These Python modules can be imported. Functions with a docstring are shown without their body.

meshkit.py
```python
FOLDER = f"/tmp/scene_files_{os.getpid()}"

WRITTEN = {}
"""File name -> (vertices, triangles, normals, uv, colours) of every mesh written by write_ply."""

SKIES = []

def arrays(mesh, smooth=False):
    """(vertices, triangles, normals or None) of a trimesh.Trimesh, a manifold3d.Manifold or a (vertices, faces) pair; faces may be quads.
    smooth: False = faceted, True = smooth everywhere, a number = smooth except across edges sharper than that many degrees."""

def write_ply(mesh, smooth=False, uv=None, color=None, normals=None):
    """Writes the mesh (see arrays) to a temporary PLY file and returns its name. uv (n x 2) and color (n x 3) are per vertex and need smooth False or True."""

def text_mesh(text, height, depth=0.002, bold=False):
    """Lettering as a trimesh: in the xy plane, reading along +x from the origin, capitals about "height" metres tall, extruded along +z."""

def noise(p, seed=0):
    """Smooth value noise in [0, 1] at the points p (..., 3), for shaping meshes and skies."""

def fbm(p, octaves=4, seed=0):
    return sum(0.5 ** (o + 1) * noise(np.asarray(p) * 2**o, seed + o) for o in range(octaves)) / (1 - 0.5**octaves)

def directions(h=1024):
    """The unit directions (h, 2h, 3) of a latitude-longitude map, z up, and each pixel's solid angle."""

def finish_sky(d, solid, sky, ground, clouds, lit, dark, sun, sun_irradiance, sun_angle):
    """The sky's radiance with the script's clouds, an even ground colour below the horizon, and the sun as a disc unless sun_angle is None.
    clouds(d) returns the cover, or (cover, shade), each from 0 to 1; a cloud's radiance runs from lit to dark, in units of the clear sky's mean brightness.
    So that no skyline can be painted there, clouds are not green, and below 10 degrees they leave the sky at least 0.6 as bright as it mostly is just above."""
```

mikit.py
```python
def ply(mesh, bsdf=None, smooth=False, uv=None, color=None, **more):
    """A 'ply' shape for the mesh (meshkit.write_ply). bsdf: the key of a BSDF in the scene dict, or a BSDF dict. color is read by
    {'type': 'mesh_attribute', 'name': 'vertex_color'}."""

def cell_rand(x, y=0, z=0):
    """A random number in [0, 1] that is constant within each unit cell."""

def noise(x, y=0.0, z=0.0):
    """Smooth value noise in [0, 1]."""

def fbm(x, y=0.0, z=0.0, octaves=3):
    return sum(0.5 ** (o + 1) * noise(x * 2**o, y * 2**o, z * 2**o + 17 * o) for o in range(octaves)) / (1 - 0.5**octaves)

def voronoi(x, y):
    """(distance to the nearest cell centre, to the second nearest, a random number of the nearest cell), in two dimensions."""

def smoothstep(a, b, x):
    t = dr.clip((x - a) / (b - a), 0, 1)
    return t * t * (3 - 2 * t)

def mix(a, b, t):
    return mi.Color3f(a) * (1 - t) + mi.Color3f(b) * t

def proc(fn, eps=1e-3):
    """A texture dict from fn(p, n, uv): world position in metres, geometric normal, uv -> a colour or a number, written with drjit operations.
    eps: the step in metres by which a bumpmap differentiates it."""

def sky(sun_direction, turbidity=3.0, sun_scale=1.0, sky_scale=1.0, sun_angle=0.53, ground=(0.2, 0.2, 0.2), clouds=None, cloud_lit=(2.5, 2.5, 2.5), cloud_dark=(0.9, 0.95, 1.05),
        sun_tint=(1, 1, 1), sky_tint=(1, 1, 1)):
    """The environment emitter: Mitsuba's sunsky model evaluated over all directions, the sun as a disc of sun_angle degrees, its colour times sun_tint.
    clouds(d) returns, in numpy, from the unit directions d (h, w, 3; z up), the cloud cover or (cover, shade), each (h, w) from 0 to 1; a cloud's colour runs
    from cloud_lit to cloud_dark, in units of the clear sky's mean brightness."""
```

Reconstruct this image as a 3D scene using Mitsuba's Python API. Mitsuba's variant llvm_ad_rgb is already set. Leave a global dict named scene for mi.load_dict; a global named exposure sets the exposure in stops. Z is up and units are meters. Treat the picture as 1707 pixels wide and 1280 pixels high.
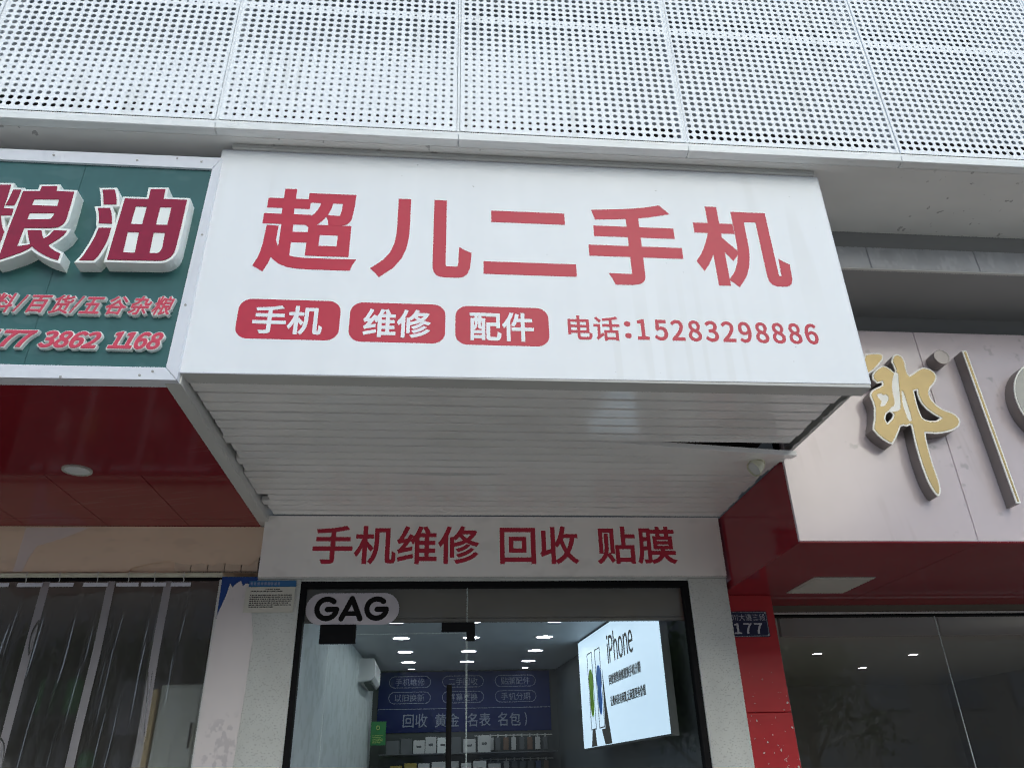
import math
import drjit as dr
import numpy as np
import trimesh
import mitsuba as mi
import mikit
from mikit import noise, fbm, smoothstep, mix, proc
from shapely.geometry import Polygon, LineString, Point, box as sbox
from shapely.ops import unary_union
from shapely import affinity

T = mi.ScalarTransform4f
rng = np.random.default_rng(11)
scene, labels = {}, {}

# ---------------------------------------------------------------- camera, sky, exposure
EYE, PITCH, YAW, ROLL = np.array([0.0, -5.0, 1.6]), math.radians(27.676), math.radians(5.817), math.radians(-1.549)
fwd = np.array([math.sin(YAW) * math.cos(PITCH), math.cos(YAW) * math.cos(PITCH), math.sin(PITCH)])
r0 = np.array([math.cos(YAW), -math.sin(YAW), 0.0])
up0 = np.cross(r0, fwd)
up = -math.sin(ROLL) * r0 + math.cos(ROLL) * up0
scene['camera'] = {'type': 'perspective', 'fov': 68.0, 'fov_axis': 'x', 'near_clip': 0.05, 'far_clip': 500.0,
                   'to_world': T().look_at(origin=EYE.tolist(), target=(EYE + fwd).tolist(), up=up.tolist())}
scene['sky'] = mikit.sky([0.9, -3.0, 1.75], turbidity=3, sun_scale=0.20, sun_angle=38.0, sun_tint=(0.84, 1.0, 1.20),
                         clouds=lambda d: 1.0,  # closed overcast, the veiled sun a wide soft glow across the street
                         cloud_lit=(2.02, 2.42, 3.0), cloud_dark=(1.0, 1.15, 1.4), ground=(0.2, 0.19, 0.175))
exposure = 2.58
OUTLINES = [
[[520,304,729,304,729,144,520,144],[458,360,458,88,795,88,795,360],[85,340,77,166,66,88,49,19,24,-40,77,-71,103,-10,121,62,128,101,172,40,227,-3,296,-30,381,-43,484,-47,823,-47,836,-6,849,18,433,17,346,25,308,33,274,45,274,220,412,220,412,279,274,279,274,403,414,403,449,374,501,410,543,454,576,507,600,569,614,642,749,642,741,536,730,482,724,470,710,463,614,466,624,444,630,409,727,409,760,417,777,431,788,449,796,480,809,589,814,698,429,698,429,642,552,642,540,584,522,534,496,492,462,455,420,426,420,463,264,463,264,572,403,572,403,630,264,630,264,735,203,735,203,630,64,630,64,572,203,572,203,463,46,463,46,403,215,403,215,81,196,100,164,148,139,211,144,337]],
[[227,698,227,415,223,320,208,226,175,136,117,53,28,-21,49,-40,75,-72,173,10,236,102,272,202,288,308,292,414,292,698],[552,700,552,51,554,6,563,-26,580,-47,606,-58,644,-61,747,-61,785,-54,812,-32,829,10,838,71,844,156,806,171,782,186,776,58,770,24,758,7,742,2,651,2,628,7,622,16,618,50,618,700]],
[[124,610,124,539,753,539,753,610],[50,91,50,18,827,18,827,91]],
[[44,282,44,217,405,217,405,22,401,6,396,1,378,-3,215,-2,228,-27,243,-66,374,-64,426,-55,444,-48,457,-37,466,-23,471,-3,473,217,834,217,834,282,473,282,473,424,784,424,784,487,473,487,473,630,592,646,747,681,698,734,605,712,491,693,363,678,102,659,117,602,288,612,405,622,405,487,102,487,102,424,405,424,405,282]],
[[436,686,436,404,434,319,424,229,402,138,365,51,306,-28,327,-43,356,-70,419,15,461,111,485,212,497,311,500,623,664,623,664,60,665,21,671,-24,684,-45,713,-59,790,-61,818,-54,833,-43,838,-35,850,0,857,136,826,151,807,164,802,29,794,6,776,0,751,0,735,5,730,26,729,686],[191,735,191,548,46,548,46,485,182,485,160,411,131,337,98,267,62,204,24,153,59,94,88,134,116,182,143,236,191,356,191,-69,255,-69,255,333,348,205,389,259,255,406,255,485,384,485,384,548,255,548,255,735]],
[[40,46,52,-16,342,58,336,114],[578,708,619,630,636,582,696,609,663,681,633,731],[54,370,102,382,194,396,151,334,91,258,64,230,40,217,60,159,98,173,142,184,320,220,321,275,149,244,230,348,305,462,340,522,288,553,230,452,116,440,177,540,232,651,256,707,196,734,147,609,98,512,61,454,42,434,33,431],[610,347,610,234,469,234,469,347],[478,731,457,668,428,602,395,536,357,475,316,421,349,364,407,440,407,-71,469,-71,469,-7,838,-7,838,54,672,54,672,174,804,174,804,234,672,234,672,347,803,347,803,406,672,406,672,517,824,517,824,577,485,577,542,712],[610,406,469,406,469,517,610,517],[610,174,610,54,469,54,469,174]],
[[611,338,578,311,538,286,493,264,398,228,434,188,534,230,582,256,625,285,661,317],[695,251,653,216,600,183,540,155,476,132,409,114,443,70,513,92,581,119,643,152,698,188,744,230],[776,157,720,107,648,65,561,31,465,4,362,-15,377,-35,396,-68,504,-44,605,-13,695,26,772,74,833,132],[268,491,268,68,324,68,324,491],[484,585,728,585,687,530,635,483,606,462,547,509,523,534],[494,736,470,680,439,626,404,576,365,531,324,492,375,454,422,502,452,539,486,495,554,432,466,394,372,366,325,356,339,338,356,306,460,334,510,352,604,398,640,376,721,340,814,312,851,364,766,385,727,399,656,431,696,462,731,496,762,535,790,577,812,623,775,642,762,640,516,640,555,720],[206,730,177,649,143,571,104,497,62,431,18,373,52,306,86,348,134,421,134,-70,196,-70,196,538,227,606,266,714]],
[[485,696,485,633,751,633,751,420,488,420,488,40,491,-1,502,-30,521,-49,551,-58,594,-61,740,-61,782,-56,810,-38,829,-4,841,48,847,122,822,130,786,150,778,43,770,17,756,4,736,1,580,2,566,5,558,12,552,40,552,357,751,357,751,298,814,298,814,696],[125,138,368,138,368,47,125,47],[125,187,125,484,185,484,184,386,178,355,168,324,151,294,125,266,131,262,144,251,154,240,182,272,202,308,214,344,220,380,222,484,270,484,272,297,276,283,285,274,298,270,368,269,368,187],[50,701,50,642,176,642,176,541,72,541,72,-66,125,-66,125,-6,368,-6,368,-54,422,-54,422,541,323,541,323,642,442,642,442,701],[223,541,223,642,275,642,275,541],[308,484,368,484,368,307,320,306,309,310]],
[[278,298,278,234,529,234,529,-70,594,-70,594,234,834,234,834,298,594,298,594,492,796,492,796,556,594,556,594,725,529,725,529,556,412,556,441,678,378,692,346,557,324,495,299,440,270,391,326,358,354,406,390,492,529,492,529,298],[234,732,203,653,165,576,123,504,76,439,28,382,66,318,98,356,146,420,146,-68,209,-68,209,522,265,636,297,714]],
[[396,357,396,231,178,231,178,357],[465,357,690,357,690,231,465,231],[396,418,178,418,178,544,396,544],[465,418,465,544,690,544,690,418],[110,608,110,113,178,113,178,167,396,167,396,74,400,22,412,-16,436,-39,472,-52,522,-55,716,-55,764,-49,798,-30,820,4,833,54,842,124,801,140,776,154,772,96,766,55,754,29,738,15,712,12,500,13,482,18,472,29,466,47,465,167,757,167,757,608,465,608,465,734,396,734,396,608]],
[[87,672,170,591,213,541,258,588,214,636,129,712],[365,256,365,-70,430,-70,430,-34,720,-34,720,-66,789,-66,789,256,608,256,608,403,840,403,840,466,608,466,608,635,726,659,793,677,748,729,679,710,597,693,506,678,319,654,338,600,542,624,542,466,320,466,320,403,542,403,542,256],[430,26,430,196,720,196,720,26],[38,460,38,398,160,398,160,92,157,68,148,48,137,30,113,6,152,-46,211,9,338,108,312,163,222,94,222,460]],
[[122,342,140,344,156,352,168,365,176,382,180,403,176,423,168,440,156,453,140,461,122,464,103,461,87,453,75,440,67,423,64,403,67,382,75,365,87,352,103,344],[122,-12,140,-8,156,0,168,12,176,29,180,49,176,70,168,86,156,99,140,107,122,110,103,107,87,99,75,86,67,70,64,49,67,29,75,12,87,0,103,-8]],
[[77,0,429,0,429,66,300,66,300,642,239,642,194,620,106,596,106,545,220,545,220,66,77,66]],
[[229,-12,292,-2,350,26,396,70,428,132,440,208,430,284,402,342,360,382,307,406,246,413,204,409,150,388,166,573,408,573,408,642,96,642,75,342,118,315,159,339,201,351,225,353,270,346,306,328,334,298,352,257,358,207,351,155,332,113,302,81,265,62,222,55,180,59,144,70,114,85,64,126,24,74,52,48,86,25,126,6,174,-7]],
[[38,0,442,0,442,69,264,69,159,63,243,147,313,229,366,309,400,387,412,465,403,528,378,580,340,620,288,644,224,653,178,649,137,636,100,617,67,591,35,559,81,514,104,538,128,558,155,574,184,584,214,588,257,582,290,565,314,538,328,503,333,461,321,393,287,319,229,237,146,147,38,47]],
[[245,-12,312,-3,368,20,410,56,436,101,446,154,440,202,424,242,400,275,370,302,338,323,338,328,361,348,384,375,404,407,418,443,423,482,415,538,392,584,356,620,307,643,247,651,190,644,142,622,104,588,80,543,71,488,76,450,88,416,107,387,131,362,158,340,158,337,123,315,91,286,65,250,47,208,40,159,50,104,78,56,122,20,178,-3],[289,348,244,367,205,388,173,415,151,448,144,488,148,523,162,552,184,573,213,587,246,592,284,586,314,570,336,546,350,514,354,478,352,450,344,423,331,397,312,372],[246,48,202,54,165,70,136,95,118,128,111,166,116,202,127,234,146,264,170,290,200,312,252,290,299,266,336,238,360,202,369,157,364,121,348,91,322,68,288,53]],
[[230,-12,296,-3,352,20,397,58,426,108,437,172,430,221,411,262,382,294,344,319,301,334,301,339,339,356,371,381,394,412,410,449,415,493,406,548,380,593,340,626,289,646,228,653,186,649,147,639,112,622,79,602,49,577,92,526,115,547,140,564,167,577,195,585,225,588,262,584,292,570,315,549,329,521,334,487,328,448,309,414,276,387,226,370,156,364,156,303,234,297,290,280,328,253,349,217,356,174,349,134,332,100,304,76,268,60,225,55,184,59,149,70,118,86,66,129,26,77,53,50,87,26,127,6,175,-7]],
[[206,-12,276,1,340,40,391,110,426,211,438,348,428,458,398,544,352,604,292,641,222,653,165,643,114,616,74,572,48,514,38,445,47,373,70,317,107,276,156,252,215,243,248,247,279,257,310,274,338,295,363,321,352,217,328,142,293,92,251,64,203,55,178,57,155,64,112,87,94,104,51,54,74,33,101,15,131,1,166,-8],[362,389,336,356,309,332,282,316,255,306,228,303,187,310,155,328,132,358,118,397,114,445,119,494,134,534,158,565,188,584,223,591,268,582,305,558,333,517,352,460]],
[[264,-12,321,-2,372,26,412,70,438,127,448,197,440,270,416,326,379,366,330,390,270,398,239,395,208,385,178,369,150,348,124,321,134,425,158,501,194,551,238,579,290,587,313,585,335,579,356,568,391,538,437,587,414,609,388,627,358,641,324,650,286,653,214,641,149,603,97,537,62,439,49,306,60,192,89,103,135,40,194,1],[126,257,152,289,179,312,206,327,232,336,256,339,298,332,331,314,354,284,368,245,372,197,366,148,352,108,328,78,298,58,264,52,219,60,183,86,155,127,136,185]],
[[328,438,541,438,541,237,328,237],[265,497,265,178,606,178,606,497],[72,700,72,-69,139,-69,139,-22,734,-22,734,-69,804,-69,804,700],[139,40,139,634,734,634,734,40]],
[[515,503,705,503,678,377,660,320,639,266,615,217,589,267,545,374,510,489],[505,735,487,645,464,560,435,480,400,410,358,351,405,296,435,337,475,408,511,301,532,251,580,158,547,115,510,77,469,42,424,11,373,-17,416,-71,464,-43,508,-12,547,23,584,60,616,101,648,60,682,22,718,-11,757,-41,798,-66,814,-44,844,-13,800,12,759,41,722,76,686,114,654,156,685,214,712,278,736,348,755,422,771,503,837,503,837,564,535,564,552,627,572,725],[80,88,113,106,148,121,284,173,284,-71,348,-71,348,722,284,722,284,236,149,192,149,638,84,638,84,208,77,174,70,162,54,148,66,125]],
[[195,571,193,255,182,179,156,102,108,32,32,-28,72,-71,153,-3,206,76,236,160,250,246,253,326,253,571],[234,111,278,46,328,-46,379,-12,346,44,282,140],[75,687,75,155,130,155,130,628,319,628,319,157,377,157,377,687],[424,315,424,-70,482,-70,482,-28,752,-28,752,-66,812,-66,812,315,626,315,626,498,840,498,840,560,626,560,626,735,564,735,564,315],[482,33,482,254,752,254,752,33]],
[[442,362,717,362,717,298,442,298],[442,469,717,469,717,407,442,407],[644,734,644,663,514,663,514,734,454,734,454,663,334,663,334,608,454,608,454,544,514,544,514,608,644,608,644,543,705,543,705,608,829,608,829,663,705,663,705,734],[382,517,382,250,542,250,539,223,533,186,334,186,334,129,518,129,498,88,468,53,429,23,377,-2,311,-22,327,-40,346,-72,420,-47,479,-16,524,20,557,64,580,114,608,62,644,18,687,-20,738,-50,796,-72,819,-38,838,-18,783,-2,736,22,695,52,662,88,636,129,826,129,826,186,599,186,606,250,778,250,778,517],[86,696,86,384,80,214,71,125,53,38,26,-41,76,-69,96,-16,112,42,123,104,136,229,247,229,245,-1,234,-6,160,-6,177,-62,228,-62,264,-57,287,-44,294,-35,301,-10,302,696],[141,636,247,636,247,495,141,495],[141,435,247,435,247,290,139,290]],
[[47,667,83,546,94,473,147,486,123,600,96,680],[330,683,310,602,272,484,315,470,344,542,388,668],[452,628,544,560,590,516,625,566,578,609,485,673],[407,407,439,388,504,344,553,302,586,354,536,396,438,454],[41,441,41,380,164,380,117,259,88,201,58,148,27,106,61,42,113,128,138,180,182,292,182,-69,243,-69,243,292,303,194,332,142,376,194,243,368,243,380,387,380,387,441,243,441,243,733,182,733,182,441],[385,178,396,117,670,167,670,-69,733,-69,733,178,846,199,835,259,733,241,733,735,670,735,670,229]],
[[10,-157,68,-157,330,695,272,695]],
[[155,493,155,-71,222,-71,222,-14,664,-14,664,-71,733,-71,733,493,435,493,469,624,820,624,820,688,56,688,56,624,393,624,368,493],[222,211,664,211,664,47,222,47],[222,271,222,432,664,432,664,271]],
[[402,269,402,192,396,151,372,107,316,63,214,22,55,-16,74,-36,96,-69,263,-25,372,26,435,81,464,136,471,191,471,269],[462,60,531,37,672,-16,786,-70,824,-18,707,34,636,61,497,105],[169,365,169,88,236,88,236,304,651,304,651,93,720,93,720,365],[457,732,457,601,325,573,344,525,457,548,460,469,470,444,491,428,522,420,729,418,766,421,792,432,810,454,821,490,827,540,790,552,768,564,761,499,753,483,741,476,551,475,536,478,528,483,524,491,522,564,586,580,706,618,808,661,763,707,681,669,522,619,522,732],[288,740,248,694,200,652,148,612,92,576,34,546,83,500,129,527,199,575,199,400,265,400,265,630,317,682,348,718]],
[[153,395,153,331,318,331,264,43,49,43,49,-22,828,-22,828,43,649,43,672,261,682,393,631,398,619,395,398,395,427,586,766,586,766,650,105,650,105,586,356,586,328,395],[336,43,388,331,608,331,580,43]],
[[515,684,672,556,753,475,810,518,724,597,567,720],[294,714,258,670,215,628,168,588,119,552,70,521,124,474,223,549,318,640,358,688],[434,580,378,501,306,428,222,362,129,308,33,268,51,244,74,204,146,237,194,264,194,-71,261,-71,261,-35,620,-35,620,-69,689,-69,689,256,754,222,796,204,825,243,846,266,762,300,679,345,600,398,530,457,474,519,488,543],[261,24,261,222,620,222,620,24],[222,281,270,314,359,388,436,469,512,388,602,314,649,281]],
[[230,185,204,148,171,112,135,79,96,50,56,24,110,-23,191,42,230,80,266,122,296,164],[558,157,596,124,670,51,727,-15,784,18,726,84,613,186],[338,735,320,632,89,632,89,569,299,569,272,522,235,479,186,442,122,411,41,386,66,354,78,332,171,364,244,404,300,452,340,507,369,569,566,569,566,445,569,410,578,386,594,370,618,362,653,360,751,360,781,364,803,376,818,400,828,440,833,496,796,510,775,522,770,448,764,431,756,423,661,421,640,424,635,428,632,446,632,632,388,632,404,735],[61,295,61,233,399,233,398,4,393,-4,381,-6,269,-5,292,-68,362,-68,413,-63,446,-50,457,-41,464,-28,468,9,468,233,810,233,810,295,468,295,468,377,399,377,399,295]],
[[61,665,86,586,104,507,108,473,162,486,136,599,110,678],[323,679,290,557,264,482,307,469,337,540,381,664],[50,441,50,380,172,380,150,320,94,200,64,148,32,104,68,38,118,119,142,168,185,274,185,-68,243,-68,243,290,300,208,328,163,368,214,294,304,243,360,243,380,366,380,366,441,243,441,243,733,185,733,185,441],[722,429,722,328,474,328,474,429],[722,486,474,486,474,580,722,580],[408,-72,420,-64,477,-40,619,10,611,66,474,24,474,270,555,270,586,186,626,110,675,44,732,-12,799,-54,815,-32,844,-1,779,37,722,88,697,117,771,168,817,206,773,248,712,198,665,164,644,205,616,270,785,270,785,637,636,637,610,700,589,740,531,724,569,637,410,637,410,52,407,30,401,11,393,-4,375,-23,396,-50]],
[[243,-12,311,2,366,42,408,108,434,202,443,323,434,443,408,535,366,601,311,640,243,653,176,640,120,601,79,535,53,443,44,323,53,202,79,108,120,42,176,2],[243,54,203,63,169,94,143,147,126,223,121,323,126,423,143,498,169,550,203,580,243,590,284,580,318,550,344,498,360,423,366,323,360,223,344,147,318,94,284,63]],
[[298,0,373,0,373,177,459,177,459,241,373,241,373,642,284,642,18,229,18,177,298,177],[298,241,101,241,247,460,298,554,302,554,298,438]],
[[173,0,256,0,266,140,284,262,316,374,368,482,445,594,445,642,43,642,43,573,354,573,288,470,240,366,206,256,184,136]],
[[139,687,137,299,128,210,110,125,76,44,24,-32,59,-57,79,-77,136,6,173,95,194,190,204,289,207,687],[418,651,418,7,484,7,484,651],[712,690,712,-69,780,-69,780,690]],
[[403,734,400,592,390,484,54,484,54,417,379,417,351,317,307,220,242,130,154,51,38,-14,60,-34,88,-68,202,-1,291,78,358,169,406,266,438,367,485,253,543,150,612,62,694,-11,790,-68,818,-30,838,-7,743,46,661,117,592,204,536,305,493,417,824,417,824,484,460,484,470,592,474,734]],
[[56,670,140,578,181,522,236,558,192,614,107,701],[398,322,692,322,692,248,398,248],[398,202,692,202,692,129,398,129],[398,441,692,441,692,368,398,368],[336,491,336,78,756,78,756,491,546,491,577,564,829,564,829,620,665,620,729,716,664,735,642,690,599,620,435,620,480,641,461,679,417,739,362,715,402,657,421,620,272,620,272,564,504,564,484,491],[229,423,45,423,45,362,166,362,166,89,117,62,37,-6,78,-60,131,-1,156,21,178,36,199,41,226,31,284,-6,322,-24,364,-36,411,-44,522,-50,824,-40,828,-14,842,24,723,14,588,10,470,10,419,12,374,19,333,30,298,46,229,88]],
[[108,650,108,584,770,584,770,650],[164,364,164,298,701,298,701,364],[57,60,57,-6,818,-6,818,60]],
[[471,703,471,597,469,557,460,516,443,474,414,434,370,398,390,383,417,356,465,398,498,445,519,495,529,546,532,646,655,646,656,450,662,427,675,411,695,402,725,399,800,399,835,403,831,454,806,451,730,451,720,454,717,460,715,703],[409,338,409,281,473,281,438,271,457,228,500,149,555,80,518,54,477,31,390,-4,344,-18,360,-38,379,-74,475,-40,520,-18,562,7,601,36,636,10,712,-35,799,-68,823,-32,841,-12,756,16,718,34,647,79,681,118,711,162,737,211,759,266,776,326,735,340,724,338],[493,281,698,281,666,209,624,147,600,120,549,179,509,245],[103,658,103,147,29,138,40,74,103,85,103,-58,167,-58,167,96,381,131,377,188,167,157,167,284,363,284,363,343,167,343,167,463,364,463,364,522,167,522,167,617,306,659,390,692,335,740,298,723,206,687]],
[[328,623,389,539,417,494,460,414,518,449,474,527,384,654],[666,701,648,488,611,312,547,171,447,62,303,-18,325,-40,353,-75,420,-41,478,-2,529,41,573,89,610,143,730,10,788,-68,846,-24,777,61,642,201,672,281,696,370,714,469,727,578,736,698],[124,18,168,48,220,75,432,178,414,240,210,144,210,668,140,668,140,152,136,129,127,109,114,93,88,72,111,40]],
[[101,700,101,-70,170,-70,170,700],[307,675,307,-68,374,-68,374,-4,708,-4,708,-61,777,-61,777,675],[374,59,374,314,708,314,708,59],[374,375,374,613,708,613,708,375]],
[[144,734,144,558,42,558,42,497,144,497,144,302,32,270,49,206,144,236,143,5,138,-1,130,-4,56,-4,66,-29,76,-68,128,-66,166,-60,190,-47,199,-37,204,-25,208,10,208,257,302,288,292,349,208,322,208,497,290,497,290,558,208,558,208,734],[469,602,651,602,625,566,581,514,401,514],[292,253,292,196,503,196,478,150,440,105,391,60,326,17,244,-24,288,-71,369,-28,435,18,487,66,526,114,556,163,594,103,638,50,689,2,746,-37,806,-68,821,-46,848,-15,787,12,730,48,679,91,636,141,601,196,832,196,832,253,770,253,770,514,656,514,715,584,747,632,703,662,693,658,503,658,536,725,470,737,448,690,420,642,385,592,343,545,295,501,314,484,340,454,356,468,356,253],[418,253,418,461,535,461,534,326,524,253],[705,253,587,253,598,324,599,461,705,461]],
[[315,186,363,98,387,45,433,73,410,124,360,210],[118,206,92,142,75,112,36,60,82,26,123,85,158,156,172,192],[484,651,484,350,483,277,477,199,464,121,440,46,403,-22,435,-45,454,-62,494,12,520,96,536,183,544,270,545,378,678,378,678,-66,742,-66,742,378,838,378,838,440,545,440,545,608,713,641,812,672,758,720,662,689,605,674],[187,724,226,644,54,644,54,588,440,588,440,644,294,644,247,739],[330,584,283,444,40,444,40,388,220,388,220,297,44,297,44,239,220,239,220,11,217,6,209,4,142,4,156,-30,161,-52,207,-51,240,-46,264,-34,277,-15,280,15,280,239,444,239,444,297,280,297,280,388,454,388,454,444,342,444,391,571],[110,570,129,518,144,444,201,460,192,506,164,582]],
[[304,461,356,374,418,396,365,480],[185,636,712,636,712,547,185,547],[119,693,119,403,118,319,111,228,96,135,69,46,27,-36,64,-56,84,-72,128,14,158,111,175,213,183,312,185,489,782,489,782,693],[647,482,627,438,589,368,220,368,220,312,358,312,357,192,198,192,198,135,348,135,334,100,313,67,283,35,242,5,188,-23,217,-51,232,-72,296,-37,345,2,379,44,402,88,415,135,596,135,596,-71,661,-71,661,135,829,135,829,192,661,192,661,312,804,312,804,368,654,368,716,462],[596,192,421,192,422,312,596,312]],
[[214,426,670,426,670,369,214,369],[214,524,670,524,670,468,214,468],[402,223,402,163,241,163,304,223],[466,223,576,223,638,163,466,163],[150,567,150,325,306,325,272,276,46,276,46,223,222,223,190,197,116,149,27,107,53,80,66,59,116,82,184,122,184,-42,247,-42,247,110,402,110,402,-70,466,-70,466,110,639,110,638,13,626,9,545,10,564,-38,620,-38,675,-31,694,-17,702,5,703,118,745,95,810,68,832,100,849,118,762,151,720,172,681,197,646,223,829,223,829,276,348,276,379,325,736,325,736,567],[549,735,549,679,322,679,322,735,258,735,258,679,58,679,58,624,258,624,258,582,322,582,322,624,549,624,549,585,614,585,614,624,819,624,819,679,614,679,614,735]],
[[220,208,164,186,204,130,249,82,274,62,199,28,153,13,41,-13,80,-71,202,-38,253,-19,334,24,412,-9,499,-33,596,-50,703,-61,820,-68,834,-26,848,-3,634,9,542,22,460,40,388,66,412,94,432,123,448,153,468,216,764,216,764,555,477,555,477,630,819,630,819,689,57,689,57,630,409,630,409,555,136,555,136,216,398,216,380,167,367,144,328,100,280,137,258,158],[200,360,409,360,407,270,200,270],[475,270,477,360,698,360,698,270],[200,500,409,500,409,412,200,412],[477,500,698,500,698,412,477,412]],
[[589,720,529,695,571,616,620,538,675,464,732,398,788,344,841,399,785,447,729,508,675,576,628,648],[284,718,249,639,206,565,156,497,100,437,38,387,94,336,164,400,164,340,333,340,316,252,286,170,238,96,163,32,57,-17,75,-38,97,-73,212,-16,294,57,349,143,382,238,402,340,640,340,626,136,618,74,608,34,595,12,584,5,568,2,426,7,439,-18,448,-59,541,-62,586,-60,618,-54,631,-49,655,-30,671,0,684,49,694,125,702,231,711,404,168,404,212,455,253,510,290,570,324,632,354,698]],
[[156,125,116,56,91,24,34,-32,88,-70,117,-41,172,29,218,108],[281,98,342,14,371,-37,426,-5,394,44,332,125],[748,632,748,491,569,491,569,632],[508,692,508,374,506,294,500,209,487,122,464,39,427,-36,461,-58,480,-74,508,-20,530,38,546,100,557,164,564,228,748,228,748,15,746,2,731,-4,627,-3,637,-28,648,-66,740,-63,778,-54,792,-47,801,-36,807,-23,812,14,812,692],[748,432,748,287,567,287,569,432],[339,725,339,619,180,619,180,725,120,725,120,619,46,619,46,560,120,560,120,202,33,202,33,144,465,144,465,202,400,202,400,560,465,560,465,619,400,619,400,725],[180,560,339,560,339,482,180,482],[180,430,339,430,339,344,180,344],[180,290,339,290,339,202,180,202]],
[[518,35,688,-30,776,-70,824,-26,674,35,557,76],[308,76,268,54,219,32,164,10,52,-26,96,-73,152,-56,267,-13,368,38],[143,390,143,91,739,91,739,390,471,390,471,454,830,454,830,515,613,515,613,599,772,599,772,658,613,658,613,735,546,735,546,658,332,658,332,735,266,735,266,658,111,658,111,599,266,599,266,515,48,515,48,454,403,454,403,390],[332,515,332,599,546,599,546,515],[207,218,403,218,403,140,207,140],[471,218,673,218,673,140,471,140],[207,342,403,342,403,265,207,265],[471,342,673,342,673,265,471,265]],
[[173,191,212,125,255,30,312,54,301,82,268,148,228,212],[642,213,609,147,550,50,600,29,640,86,704,188],[437,743,378,669,304,602,218,543,124,495,26,457,47,434,72,396,156,432,211,460,211,412,401,412,401,292,99,292,99,232,401,232,401,16,60,16,60,-45,818,-45,818,16,470,16,470,232,777,232,777,292,470,292,470,412,664,412,664,466,749,423,804,400,831,436,851,457,769,488,686,528,607,576,535,628,476,684,498,716],[653,473,233,473,322,532,402,601,438,638,476,602,560,534]],
[[230,463,286,422,365,356,302,325,238,298,107,254,41,239,64,203,75,178,162,202,220,222,220,-69,286,-69,286,-24,677,-24,677,-69,743,-69,743,298,395,298,480,348,558,406,628,471,690,544,739,624,695,651,684,648,374,648,431,723,356,738,319,686,270,634,212,582,141,533,60,489,81,471,107,438,200,494,242,524,316,587,642,587,608,542,569,500,525,461,426,390,371,435,281,501],[677,37,286,37,286,237,677,237]],
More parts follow.
